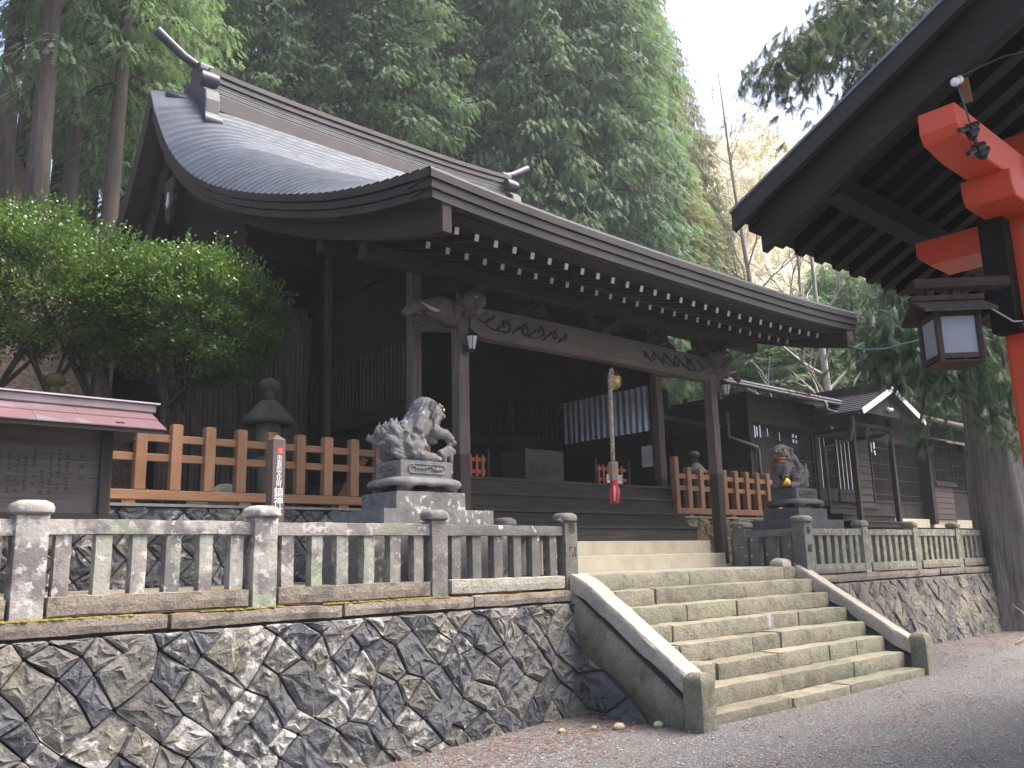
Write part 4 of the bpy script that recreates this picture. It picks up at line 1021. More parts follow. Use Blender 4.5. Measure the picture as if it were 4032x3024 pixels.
    if opened:
        e = MB(); ball(e, HP(.365, .482), .072, .85, 1.5, .68); e.build('mouth', M['mouth_red'], t, True)
        e = MB(); ball(e, HP(.395, .456), .05, .85, 1.2, .4); e.build('tongue', plain('tongue_red', (.42,.09,.06), .5), t, True)
        for v, r_, f_ in ((.522, .115, .015), (.436, .10, -.01)):
            MB().tube([HP(.285+.150*math.cos(a), v-f_*math.cos(a), r_*math.sin(a)) for a in [R(-82+16.4*k) for k in range(11)]], .0105, 6).build('gold_lip', M['gold'], t, True)
        for k in range(8):
            a = R(-63+18*k); q = HP(.283+.147*math.cos(a), .512, .105*math.sin(a)); MB().tube([q, (q[0], q[1], q[2]-.022)], [.010, .005], 5).build('tooth', M['gold'], t)
        e = MB(); ball(e, P(.36, .085, .13), .085, n=20); e.build('gold_ball', M['gold'], t, True)
    else:
        MB().tube([HP(.25+.155*math.cos(a), .517, .10*math.sin(a)) for a in [R(-75+15*k) for k in range(11)]], .006, 5).build('lip_line', plain('dark_line', (.04,.04,.04)), t)
        e = MB(); ball(e, HP(.37, .69, .05), .02, 1, 1.3, .6); e.build('gold_brow', M['gold'], t, True)
    return t
def pedestal(xc, y0, label, mat):
    t = thing('statue_pedestal', (xc, y0+.33, ZT), label, 'pedestal')
    yc = y0+.33
    rough_block(MB(), xc-.9, xc+.95, yc-.55, yc+.75, ZT-.02, 1.99, .12, .006, xc).build('base_block', mat, t, True, ang=35)
    rough_block(MB(), xc-.70, xc+.76, yc-.46, yc+.58, 1.985, 2.15, .10, .006, xc+1).build('slab', mat, t, True, ang=35)
    rough_block(MB(), xc-.46, xc+.46, yc-.33, yc+.36, 2.148, 2.345, .08, .005, xc+2).build('block', mat, t, True, ang=35)
    # cusped table: rounded roll with scalloped underside
    rows = []; N = 72
    def sq(a, hx, hy, p=5.0):
        c, s_ = math.cos(a), math.sin(a); k = (abs(c/hx)**p+abs(s_/hy)**p)**(-1/p); return c*k, s_*k
    for (hx, hy, zz, cusp) in ((.30, .20, 2.50, 0), (.40, .29, 2.502, 0), (.455, .345, 2.475, 0), (.475, .365, 2.44, 0), (.465, .355, 2.405, 0), (.44, .33, 2.388, 1), (.36, .26, 2.40, 1), (.25, .16, 2.42, 0)):
        r_ = []
        for i in range(N):
            a = 2*math.pi*i/N; dx, dy = sq(a, hx, hy)
            cz = (.03*abs(math.sin(4*a*1.0))-.045*max(0, math.cos(4*(a-R(45))))**6) if cusp else 0
            r_.append((xc+dx, yc+dy, zz+cz))
        rows.append(r_)
    MB().grid(rows[::-1], True).build('cusped_table', mat, t, True)
    for sx in (-1, 1):
        for sy in (-1, 1):
            rough_block(MB(), xc+sx*.33-.05, xc+sx*.33+.05, yc+sy*.24-.05, yc+sy*.24+.05, 2.343, 2.42, .04, .008, sx+sy*3).build('table_foot', mat, t, True)
    ub = rough_block(MB(), xc-.345, xc+.345, yc-.24, yc+.25, 2.498, 2.69, .08, .004, xc+3).build('top_block', mat, t, True, ang=35)
    # relief panels
    fr = MB()
    def rim(fn, hw, hh):
        pts = [(-hw+.04, -hh), (hw-.04, -hh), (hw, -hh+.03), (hw, hh-.03), (hw-.04, hh), (-hw+.04, hh), (-hw, hh-.03), (-hw, -hh+.03), (-hw+.04, -hh)]
        MB().tube([fn(u, v) for u, v in pts], .0065, 5).build('panel_rim', mat, ub, True)
        rr = random.Random(int(xc*10))
        for k in range(9):
            u = -hw+.07+(2*hw-.14)*k/8; v = rr.uniform(-.02, .02)
            MB().tube([fn(u-.03, v-.02), fn(u, v+.015), fn(u+.03, v-.01)], [.004, .014, .004], 6).build('relief_leaf', mat, ub, True)
    rim(lambda u, v: (xc+u, yc-.244, 2.595+v), .25, .05)
    rim(lambda u, v: (xc-.349, yc+u, 2.595+v), .16, .05)
    return t
pedestal(5.60, 7.62, 'stepped grey pedestal with white lichen under the closed-mouth stone lion', M['statue_stone'])
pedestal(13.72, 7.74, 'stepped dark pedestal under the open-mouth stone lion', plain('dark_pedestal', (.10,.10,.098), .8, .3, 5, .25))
lion(5.55, 7.95, 2.69, 1, False, M['statue_stone'], 'grey stone guardian lion with closed mouth, a cub under its raised paw', True)
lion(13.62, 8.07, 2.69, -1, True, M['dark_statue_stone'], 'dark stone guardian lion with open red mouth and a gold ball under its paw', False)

# ================================================================= notice board, marker post, stone lanterns
nb_ = thing('notice_board', (1.7, 8.4, ZT), 'roofed wooden notice board with faded writing and a pink metal roof', 'notice board')
for x in (.80, 2.42): MB().box(x, x+.10, 8.36, 8.46, ZT-.02, 2.92).build('post', WG('z'), nb_, False, .008)
for i in range(5): MB().box(.9, 2.42, 8.405, 8.43, 2.10+.158*i, 2.10+.158*i+.155).build('board', wood('board_wood_', 'x', (.06,.052,.05), (.11,.097,.094)), nb_)
MB().box(.7, 2.60, 8.37, 8.45, 2.015, 2.10).build('sill', WG('x'), nb_, False, .008)
MB().box(.7, 2.60, 8.37, 8.45, 2.86, 2.94).build('lintel', WG('x'), nb_, False, .008)
MB().bar((2.47, 8.05, 2.86), (2.47, 8.8, 2.94), .07, .07).build('bracket', WG('y'), nb_)
MB().bar((.85, 8.05, 2.86), (.85, 8.8, 2.94), .07, .07).build('bracket', WG('y'), nb_)
ey, ez_, ry, rz = 7.98, 2.845, 8.46, 3.075
for k in range(2):
    for (xa, xb) in (((.2, 1.30), (1.30, 2.16), (2.16, 2.86)) if k else ((.2, .85), (.85, 1.78), (1.78, 2.86))):
        t0, t1 = k*.5, k*.5+.5
        A = (ey+(ry-ey)*t0, ez_+(rz-ez_)*t0); B_ = (ey+(ry-ey)*t1, ez_+(rz-ez_)*t1); l = .006 if k == 0 else .012
        MB().hexa([(xa+.002, A[0], A[1]-.004), (xb-.002, A[0], A[1]-.004), (xb-.002, B_[0], B_[1]-.004), (xa+.002, B_[0], B_[1]-.004), (xa+.002, A[0], A[1]+l), (xb-.002, A[0], A[1]+l), (xb-.002, B_[0], B_[1]+l*.4), (xa+.002, B_[0], B_[1]+l*.4)]).build('roof_sheet', M['pink_metal'], nb_)
MB().hexa([(.2, 8.46, 3.065), (2.86, 8.46, 3.065), (2.86, 8.94, 2.84), (.2, 8.94, 2.84), (.2, 8.46, 3.08), (2.86, 8.46, 3.08), (2.86, 8.94, 2.86), (.2, 8.94, 2.86)]).build('rear_roof_sheet', plain('rear_sheet', (.05,.04,.04), .6), nb_)
MB().hexa([(.2, 7.99, 2.80), (2.84, 7.99, 2.80), (2.84, 8.46, 3.03), (.2, 8.46, 3.03), (.2, 7.99, 2.84), (2.84, 7.99, 2.84), (2.84, 8.46, 3.065), (.2, 8.46, 3.065)]).build('roof_deck', WD('x'), nb_)
MB().box(.15, 2.90, 8.40, 8.52, 3.062, 3.145).build('ridge_cap', plain('dull_ridge', (.20,.165,.165), .6, .3, 3), nb_, False, .012)
MB().box(.15, 2.93, 8.38, 8.54, 3.146, 3.16).build('ridge_cap', plain('ridge_light', (.42,.38,.40), .4), nb_)
plain('faded_ink', (.035,.033,.033), .9)
for k, ch in enumerate('鎮神社'): text('title_lettering', ch, (2.27, 8.402, 2.61-.10*k), .052, M['faded_ink'], nb_, ext=.0006)
rr = random.Random(9)
for c_ in range(17):
    x = 2.15-.066*c_; mb = MB(); z = 2.66-.1*rr.random()
    while z > 2.24+.1*rr.random():
        if rr.random() < .82:
            for q in range(3): 
                u = rr.uniform(-.010, .010); v = rr.uniform(-.010, .010)
                if q % 2: mb.box(x+u-.003, x+u+.003, 8.4035, 8.406, z+v-.012, z+v+.012)
                else: mb.box(x+u-.012, x+u+.012, 8.4035, 8.406, z+v-.003, z+v+.003)
        z -= .034
    o = mb.build('faded_writing', M['faded_ink'], nb_); o['kind'] = 'stuff'
mp_ = thing('marker_post', (3.79, 7.66, ZT), 'square brown wooden marker post with white vertical lettering behind the stone fence', 'sign post')
MB().box(3.73, 3.855, 7.60, 7.725, ZT-.03, 2.78).add([(3.73, 7.6, 2.7802), (3.855, 7.6, 2.7802), (3.855, 7.725, 2.7802), (3.73, 7.725, 2.7802), (3.7925, 7.6625, 2.835)], [(0, 1, 4), (1, 2, 4), (2, 3, 4), (3, 0, 4), (3, 2, 1, 0)]).build('post', wood('marker_wood_', 'z', (.085,.062,.054), (.16,.125,.11)), mp_)
MB().box(3.771, 3.829, 7.5985, 7.6, 2.645, 2.70).build('red_mark', plain('signal_red', (.70,.035,.025), .5), mp_)
for k in range(3): MB().box(3.785, 3.815, 7.5975, 7.5984, 2.655+.015*k, 2.658+.015*k).build('mark_stroke', M['white_paint'], mp_)
for k, ch in enumerate('市有形文化財'): text('lettering', ch, (3.795, 7.5985, 2.600-.049*k), .060, M['sign_white'], mp_, ext=.0006)
for k, ch in enumerate('鎮神社'): text('lettering', ch, (3.795, 7.5985, 2.272-.084*k), .098, M['sign_white'], mp_, ext=.0006)
LS = plain('mossy_lantern_stone', (.05,.05,.036), .95, .45, 5, .6, 40); LS2 = plain('grey_lantern_stone', (.10,.10,.09), .9, .3, 5, .4, 40)
def lantern(x, y, z, s, label, mat_roof, mat_body, n=8):
    t = thing('stone_lantern', (x, y, z), label, 'stone lantern')
    q = lambda prof, nm, m_, k=n, sm=False: MB().lathe([(r*s, h*s) for r, h in prof], (x, y, z), k, R(22.5)).build(nm, m_, t, sm)
    q([(.30, -.05), (.30, .12), (.24, .18)], 'base', mat_body); q([(.13, .18), (.115, .5), (.13, .85)], 'shaft', mat_body, 14, True)
    q([(.15, .85), (.26, .93), (.26, 1.0)], 'platform', mat_body); q([(.15, 1.0), (.16, 1.28)], 'fire_box', mat_body)
    w_ = MB().box(x-.055*s, x+.055*s, y-.165*s, y-.14*s, z+1.07*s, z+1.2*s).build('fire_window', M['ink'], t)
    q([(.20, 1.28), (.34, 1.27), (.36, 1.33), (.27, 1.42), (.18, 1.53), (.10, 1.60)], 'roof', mat_roof, n, True)
    q([(.07, 1.60), (.075, 1.70), (.06, 1.72), (.13, 1.75), (.145, 1.80), (.12, 1.86), (.05, 1.90), (.01, 1.905)], 'finial', mat_roof, 14, True)
lantern(5.0, 10.35, 2.15, .97, 'mossy stone lantern behind the wooden fence by the slatted hall side', LS, LS2)
lantern(2.75, 11.6, 2.2, .95, 'mossy stone lantern half hidden by the garden shrubs stems', plain('yellow_moss_stone', (.10,.095,.035), .95, .4, 5, .6), LS)
lantern(14.35, 10.6, 2.15, .80, 'dark stone lantern behind the fence with the taller end post', plain('dark_lantern_stone', (.05,.052,.055), .85, .3), LS2, 6)
for (x, y, r_, lb) in ((4.35, 10.1, .20, 'grey boulder lying on a flat stone behind the wooden fence'), (4.12, 10.2, .15, 'flat grey rock at the foot of the boulder behind the wooden fence'), (2.62, 10.2, .26, 'pale green lichened rock behind the notice board post')):
    mb = MB(); ball(mb, (x, y, 2.2+r_*.8), r_, 1.25, 1, 1.0, 12); v = []
    for p_ in mb.v: v.append((p_[0]+.25*r_*nz((p_[0]*5, p_[1]*5, p_[2]*5)), p_[1], p_[2]+.35*r_*nz((p_[0]*5, p_[1]*5+7, p_[2]*6))))
    mb.v = v; tag(mb.build('rock', plain('garden_rock', (.17,.175,.15), .9, .4, 6, .7, 25)), lb, 'rock', None, 'thing')
# tall plank screen between the hall and the slope
ps = thing('plank_screen', (5.4, 13.0, ZU), 'tall weathered plank screen with gaps between the boards beside the hall', 'fence')
x = 4.55; rr = random.Random(6)
while x < 6.95:
    w_ = rr.choice((.05, .055, .06, .065, .15)); top = 5.9+rr.uniform(-.15, .1)
    MB().box(x, x+w_, 12.98+rr.uniform(0, .015), 13.01, ZU-.1, top).build('plank', wood('plank_wood_', 'z', (.075,.062,.054), (.17,.145,.125)), ps); x += w_+rr.choice((.012, .02, .03, .012))
for z in (3.0, 4.6): MB().box(4.5, 6.95, 13.02, 13.08, z, z+.1).build('rail', WD('x'), ps)
# ================================================================= annex building
an = thing('annex_building', (21, 11.5, ZU), 'low dark timber office building with lattice windows and a gabled porch', 'building')
YA = 10.9
RM = plain('black_roof_sheet', (.035,.033,.042), .38, .2, 3, .05, 30, .3)
def lattice(x0, x1, z0, z1, pitch, parent, y=YA, cross=(.33, .66), bar=.016, mat=None):
    fr = MB().box(x0-.05, x0, y-.04, y+.03, z0-.06, z1+.06).box(x1, x1+.05, y-.04, y+.03, z0-.06, z1+.06).box(x0, x1, y-.038, y+.03, z1, z1+.06).box(x0, x1, y-.038, y+.03, z0-.06, z0).build('window_frame', WD('x'), parent)
    MB().box(x0, x1, y+.012, y+.022, z0, z1).build('window_pane', plain('dark_glass', (.012,.013,.015), .12, .2, 3, 0, 10), fr)
    x = x0+pitch
    while x < x1-.01:
        MB().box(x-bar/2, x+bar/2, y-.018, y+.004, z0, z1).build('lattice_bar', mat or WG('z'), fr); x += pitch
    for c in cross: MB().box(x0, x1, y-.024, y-.0185, z0+(z1-z0)*c-.011, z0+(z1-z0)*c+.011).build('cross_bar', WG('x'), fr)
    return fr
def boards_v(x0, x1, z0, z1, w_, parent, y=YA, mat=None):
    x = x0; k = 0
    while x < x1-.02:
        e = min(x1, x+w_); MB().box(x+.003, e-.003, y-.01-.006*(k % 2), y+.04, z0, z1).build('wall_board', mat or WD('z'), parent); x = e; k += 1
def boards_h(pts_a, pts_b, z0, z1, h, parent, mat=None):
    z = z0; k = 0
    (xa, ya), (xb, yb) = pts_a, pts_b
    d = Vector((xb-xa, yb-ya, 0)).normalized(); nrm = Vector((d.y, -d.x, 0))
    while z < z1-.02:
        e = min(z1, z+h)
        lo, hi = nrm*.028, nrm*.006
        p = [Vector((xa, ya, z)), Vector((xb, yb, z))]
        MB().hexa([p[0]+lo, p[1]+lo, p[1]-nrm*.02, p[0]-nrm*.02, p[0]+hi+Vector((0, 0, e-z+.01)), p[1]+hi+Vector((0, 0, e-z+.01)), p[1]-nrm*.02+Vector((0, 0, e-z+.01)), p[0]-nrm*.02+Vector((0, 0, e-z+.01))]).build('clapboard', mat or WG('x'), parent); z = e; k += 1
# bodies behind the cladding
MB().box(16.84, 28.2, 10.95, 16, ZU-.1, 5.15).build('wall_core', WB('z'), an)
MB().box(13.0, 16.9, 13.05, 16, ZU-.1, 4.9).build('wall_core', WB('z'), an)
MB().box(16.78, 16.92, YA-.05, YA+.1, ZU, 5.2).build('corner_post', WD('z'), an)
# front, left half: high boards, lattice window, double door
boards_v(16.92, 19.62, 4.62, 5.2, .30, an)
MB().box(16.92, 19.62, YA-.05, YA+.02, 4.545, 4.62).build('lintel', WG('x'), an)
lw_ = lattice(16.98, 19.50, 3.0, 4.52, .062, an, cross=(.2, .5, .8))
boards_v(16.92, 19.62, 2.5, 2.93, .3, an)
for i, (x0, z0, w_, h_) in enumerate(((17.02, 4.18, .05, .28), (17.11, 4.22, .05, .22), (17.24, 4.2, .045, .28), (17.55, 4.25, .035, .18), (18.05, 4.18, .03, .2), (18.62, 4.30, .075, .085), (18.62, 4.17, .075, .085), (18.76, 4.29, .06, .075), (18.76, 4.17, .06, .075))):
    MB().box(x0, x0+w_, YA-.026, YA-.0245, z0, z0+h_).build('painted_light_pane', plain('pane_light_colour', (.75,.82,.95), .3, .05), lw_)  # light showing in the panes is put into a pale blue-white colour
MB().box(19.60, 19.72, YA-.06, YA+.05, 2.5, 5.2).build('door_post', WD('z'), an)
for (xa, xb) in ((19.74, 20.58), (20.62, 21.50)):
    dr = lattice(xa+.05, xb-.05, 3.14, 4.44, .0505, an, cross=(.25, .5, .75))
    for x in ([xa+.12, xa+.33] if xa < 20 else [xa+.08, xa+.28, xa+.48, xa+.69]):
        MB().box(x, x+.022, YA-.030, YA-.0245, 3.15, 4.40).build('white_strip', plain('strip_white', (.86,.88,.95), .5, .03), dr)  # thin white strips over the door lattice
    for q in range(3): MB().box(xa+.03+.27*q, xa+.28+.27*q, YA-.02, YA+.02, 2.83, 3.07).build('door_panel', WD('z'), an)
    MB().box(xa, xb, YA-.04, YA+.02, 3.05, 3.13).build('door_rail', WG('x'), an)
MB().box(20.585, 20.615, YA-.06, YA+.02, 2.82, 4.5).build('door_stile', WB('z'), an)
MB().box(19.66, 21.62, YA-.06, YA+.02, 4.50, 4.60).build('door_lintel', WD('x'), an)
boards_v(19.7, 21.6, 4.61, 5.2, .45, an)
MB().box(20.45, 20.55, YA-.07, YA-.05, 4.55, 4.72).build('name_plate', plain('pale_plate', (.42,.38,.33), .7), an)
MB().box(21.52, 21.62, YA-.06, YA+.05, 2.4, 5.2).build('door_post', WD('z'), an)
# front, right half
boards_h((21.62, YA), (22.42, YA), 2.5, 4.62, .185, an)
lw2 = lattice(22.5, 25.3, 2.92, 4.50, .058, an, cross=(.1, .36, .62, .9))
MB().box(22.35, 25.4, YA-.07, YA+.02, 4.52, 4.66).build('window_hood', WG('x'), an)
for (x0, z0, w_, h_) in ((22.56, 4.2, .03, .26), (22.70, 4.30, .075, .18), (22.70, 4.19, .075, .06), (22.73, 4.13, .06, .05)): MB().box(x0, x0+w_, YA-.026, YA-.0245, z0, z0+h_).build('painted_light_pane', M['pane_light_colour'], lw2)  # same pale colour standing for light in the panes
boards_v(22.4, 25.4, 2.45, 2.86, .36, an)
boards_v(21.62, 25.4, 4.67, 5.2, .38, an)
MB().box(25.4, 25.62, YA-.3, YA+.05, 2.3, 5.2).build('bay_post', WD('z'), an)
MB().box(25.5, 28.4, YA+.0, YA+.05, 2.2, 5.2).build('wall_board', WB('z'), an)
boards_v(25.4, 30.0, 4.92, 5.25, .42, an)
lattice(25.75, 27.0, 3.55, 4.55, .075, an, y=YA-.25)
MB().box(25.68, 27.08, YA-.34, YA-.2, 3.40, 3.50).build('bay_sill', WG('x'), an)
boards_h((25.7, YA-.22), (27.0, YA-.22), 2.45, 3.38, .16, an, wood('red_brown_wood_', 'x', (.06,.04,.034), (.11,.075,.065)))
lattice(27.15, 28.35, 3.35, 4.45, .075, an, y=YA-.1, cross=(.33, .66))
MB().box(27.1, 28.4, YA-.1, YA+.02, 2.45, 3.28).build('plain_door', WG('z'), an)
MB().box(28.4, 28.55, YA-.12, YA+.05, 2.3, 4.9).build('end_post', WD('z'), an)
for (xa, xb) in ((22.4, 25.3), (25.5, 27.0), (27.2, 29.0)): MB().box(xa, xb, YA-.18, YA+.1, ZU-.1, 2.44).build('foundation', M['cream_concrete'], an, False, .01)
# roofs
def slab_roof(nm, x0, x1, y0, z0, y1, z1, th, mat, ribs=0):
    r_ = MB().hexa([(x0, y0, z0-th), (x1, y0, z0-th), (x1, y1, z1-th), (x0, y1, z1-th), (x0, y0, z0), (x1, y0, z0), (x1, y1, z1), (x0, y1, z1)]).build(nm, mat, an)
    for k in range(ribs):
        t = (k+1)/(ribs+1); y = y0+(y1-y0)*t; z = z0+(z1-z0)*t
        MB().box(x0, x1, y-.012, y+.012, z-.005, z+.014).build('roof_seam', mat, r_)
    return r_
slab_roof('main_roof', 14.75, 19.95, 10.25, 5.20, 13.5, 6.35, .09, RM, 9)
MB().box(14.75, 19.9, 10.2, 10.26, 5.195, 5.23).build('eave_flashing', plain('flashing', (.30,.32,.35), .45, .1, 3, 0, 10, .3), an)
MB().tube([(14.9, 10.18, 5.12), (19.8, 10.18, 5.10)], .05, 8).build('gutter', M['black_metal'], an)
slab_roof('main_roof', 21.9, 30.2, 10.25, 5.26, 13.5, 6.35, .09, plain('old_roof', (.085,.07,.06), .8, .4, 4), 4)
MB().tube([(22.3, 10.2, 5.20), (30.2, 10.2, 5.18)], .075, 9).build('log_gutter', wood('log_', 'x', (.06,.05,.045), (.14,.12,.105)), an, True)
slab_roof('pent_roof', 25.2, 30.2, 9.95, 4.58, 10.9, 4.88, .05, plain('old_roof', (.085,.07,.06)), 3)
MB().box(29.0, 29.5, 10.0, 10.3, 4.15, 4.45).build('eave_box', WG('z'), an)
slab_roof('side_roof', 12.9, 16.9, 11.6, 4.55, 13.2, 4.98, .06, RM, 5)
MB().tube([(12.95, 11.58, 4.52), (16.75, 11.58, 4.50)], .04, 8).build('gutter', M['black_metal'], an)
# left wing set back, with lattice
boards_h((16.8, 13.0), (16.8, YA), 2.5, 5.2, .20, an, WG('y'))
lattice(13.4, 16.6, 2.75, 4.45, .075, an, y=13.0, cross=(.45,))
MB().box(13.0, 16.8, 12.97, 13.02, 2.2, 2.7).build('wall_board', WD('x'), an)
for x in (13.6, 14.6, 15.6, 16.4): MB().box(x, x+.06, 11.66, 11.72, 4.62, 5.05).build('strut', WG('z'), an)
boards_h((13.0, 13.1), (16.8, 13.1), 4.95, 5.6, .16, an)
# porch
for x, yb in ((19.66, 2.15), (21.62, 2.1)): MB().box(x-.06, x+.06, 9.84, 9.96, yb, 4.85).build('porch_post', WG('z'), an, False, .008)
MB().box(19.5, 21.8, 9.84, 9.96, 4.55, 4.65).build('porch_beam', WD('x'), an)
for x in (19.66, 21.62): MB().box(x-.04, x+.04, 9.96, YA, 4.42, 4.52).build('porch_tie', WD('y'), an)
gx, gz_, ex0, ex1, ezz = 20.70, 5.50, 19.05, 22.35, 4.80
for (xa, za, xb, zb) in ((ex0, ezz, gx, gz_), (gx, gz_, ex1, ezz)):
    r_ = MB().hexa([(xa, 9.3, za-.07), (xb, 9.3, zb-.07), (xb, 12.4, zb-.07), (xa, 12.4, za-.07), (xa, 9.3, za), (xb, 9.3, zb), (xb, 12.4, zb), (xa, 12.4, za)]).build('porch_roof', RM, an)
    for k in range(9):
        t = (k+.5)/9; x = xa+(xb-xa)*t; z = za+(zb-za)*t; MB().box(x-.012, x+.012, 9.32, 12.38, z-.005, z+.016).build('roof_seam', RM, r_)
    MB().bar((xa, 9.285, za-.05), (xb, 9.285, zb-.05), .024, .13).build('barge_board', plain('white_barge', (.66,.70,.72), .35, .1, 4, 0, 10, .3), an)
MB().box(gx-.09, gx+.09, 9.5, 12.4, gz_-.02, gz_+.16).build('ridge_cap', RM, an)
MB().prism([(ex0+.35, ezz-.02), (ex1-.35, ezz-.02), (gx, gz_-.12)], 9.42, 9.46, lambda u, v, e: (u, e, v)).build('gable_panel', WB('z'), an)
for q in range(3): MB().lathe([(.01, -.04), (.05, -.02), (.055, .01), (.02, .05)], (20.55+.09*q, 9.38, 4.95-.02*(q == 1)), 8).build('gable_ornament', M['paper'], an, True)
MB().tube([(19.1, 9.4, 4.74), (19.1, 12.2, 4.74)], .045, 8).build('gutter', M['black_metal'], an)
for i, (y0, zt) in enumerate(((9.85, 2.30), (10.15, 2.48), (10.45, 2.68))):
    MB().box(19.3-.0*i, 22.2-.25*i, y0, 10.9, zt-.18, zt-.03).build('porch_step', WD('x'), an); MB().box(19.25, 22.25-.25*i, y0-.03, 10.9, zt-.03, zt).build('porch_tread', WG('x'), an)
# down pipes
for pts in ([(16.2, 11.0, 4.7), (16.2, 11.0, 4.15), (16.35, 10.82, 4.05), (16.98, 10.8, 3.95), (17.02, 10.8, 3.85), (17.06, 10.8, 2.4)], [(18.9, 10.1, 5.1), (18.95, 10.1, 4.9), (19.1, 9.9, 4.78)], [(19.15, 9.6, 4.72), (19.2, 9.62, 4.5), (19.55, 9.9, 4.2), (19.58, 10.6, 4.1), (19.58, 10.6, 2.4)]):
    MB().tube(pts, .035, 8).build('down_pipe', plain('pipe_grey', (.13,.125,.13), .5), an, True)
# trellis and stone bank at the far end
tr = thing('lattice_trellis', (29.4, 10.6, ZU), 'small yellow diamond lattice trellis at the far end of the annex', 'trellis')
for k in range(14):
    a = -.5+.15*k
    for s_ in (1, -1):
        z0, z1 = (a, a+.8) if s_ > 0 else (a+.8, a)
        c0, c1 = max(0, min(1.25, z0)), max(0, min(1.25, z1))
        if abs(c1-c0) < .02: continue
        u0, u1 = ((c0-z0)/(z1-z0))*.8, ((c1-z0)/(z1-z0))*.8
        MB().bar((29.1+u0, 10.6+.01*s_, ZU+.3+c0), (29.1+u1, 10.6+.01*s_, ZU+.3+c1), .008, .02, (0, 1, 0)).build('lath', plain('bamboo', (.36,.29,.13), .7), tr)
for x in (29.08, 29.92): MB().box(x-.03, x+.03, 10.57, 10.63, ZU-.1, ZU+1.6).build('trellis_post', WG('z'), tr)
# fallen cedar sprig on the gutter
rr = random.Random(2); mb = MB()
for k in range(60):
    a = Vector((18.2+rr.gauss(0, .35), 10.2+rr.uniform(-.05, .1), 5.22)); mb.tube([a, a+Vector((rr.uniform(-.1, .1), rr.uniform(-.1, .02), rr.uniform(-.2, .05)))], [.012, .003], 4)
tag(mb.build('fallen_sprigs', M['needle_litter']), 'dry brown cedar sprigs caught on the annex gutter', 'sprigs', None, 'stuff')

# ================================================================= gate at the right
gt = thing('shrine_gate', (6.3, 1.9, 0), 'vermilion gate post and beams under a dark boarded roof', 'gate')
VM = M['vermilion']
SL = .53                                    # roof rises towards the camera side
ZE, YE, XV = 3.93, 3.19, 4.90               # outer lower corner of the verge
def gz2(y): return ZE+(YE-y)*SL
def vslab(nm, x0, x1, ya, yb, up0, up1, mat, extra=0):
    """sloping slab between y=ya (low, far) and y=yb (high, near); up0..up1 measured below the roof line"""
    return MB().hexa([(x0, yb, gz2(yb)-up1), (x1, yb, gz2(yb)-up1), (x1, ya, gz2(ya)-up1), (x0, ya, gz2(ya)-up1), (x0, yb, gz2(yb)-up0), (x1, yb, gz2(yb)-up0), (x1, ya, gz2(ya)-up0), (x0, ya, gz2(ya)-up0)]).build(nm, mat, gt)
vslab('roof_deck', XV, 14, YE, -2.4, 0, .02, plain('gate_roof_edge', (.16,.17,.19), .4, .2, 3, .05, 20, .4))
vslab('verge_board', XV+.01, XV+.06, YE-.01, -2.4, .021, .15, M['fascia_copper'])
vslab('verge_board', XV+.061, XV+.30, YE-.06, -2.4, .06, .12, WD('y'))
vslab('barge_board', XV+.12, XV+.18, YE-.16, -2.4, .12, .40, WD('y'))
vslab('soffit_board', XV+.18, 14, YE-.03, -2.4, .05, .13, WB('y'))
for i in range(14):
    x = XV+.38+.27*i; vslab('gate_rafter', x, x+.11, YE-.10, -2.4, .131, .25, WB('y'))
for y in (2.55, .9): MB().box(XV+.2, 14, y-.07, y+.07, gz2(y)-.40, gz2(y)-.255).build('gate_purlin', WB('x'), gt)
# post with beams
MB().box(6.19, 6.57, 1.62, 2.0, -.1, 4.35).build('gate_post', VM, gt, False, .03, 2)
rough_block(MB(), 6.02, 6.74, 1.45, 2.17, -.25, .12, .1, .02, 3).build('post_footing', M['mossy_granite'], gt, True)
MB().prism([(0, .03), (.04, -.03), (.30, -.07), (1.35, -.07), (1.35, .16), (0, .16)], 1.71, 1.93, lambda u, v, e: (5.04+u, e, 4.0+v)).build('head_beam', VM, gt, False, .008)
MB().prism([(0, .13), (0, .02), (.08, -.04), (.9, -.04), (.9, .13)], 1.67, 1.97, lambda u, v, e: (5.70+u*.6, e, 3.80+v)).build('bracket_arm', VM, gt, False, .008)
MB().prism([(0, .13), (0, .02), (.08, -.06), (.80, -.06), (.80, .13)], 6.20, 6.56, lambda u, v, e: (e, 2.50-u, 3.66+v)).build('bracket_arm', VM, gt, False, .008)
MB().box(6.5, 12, 1.69, 1.95, 4.0, 4.2).build('head_beam', VM, gt, False, .01)
MB().box(6.08, 6.19, 1.78, 1.86, 2.42, 2.50).build('tie_end', VM, gt, False, .006); MB().box(6.08, 6.19, 1.78, 1.86, 2.16, 2.23).build('tie_end', VM, gt, False, .006)
MB().box(11.8, 12.2, 1.80, 2.18, -.1, 4.35).build('gate_post', VM, gt, False, .03, 2); MB().box(6.12, 6.50, -1.9, -1.52, -.1, 4.35).build('gate_post', VM, gt, False, .03, 2)
MB().tube([(6.186, 1.75, 3.6), (6.186, 1.745, 3.0), (6.186, 1.74, 2.2)], .006, 5).build('conduit', plain('rust_line', (.25,.03,.02), .7), gt)
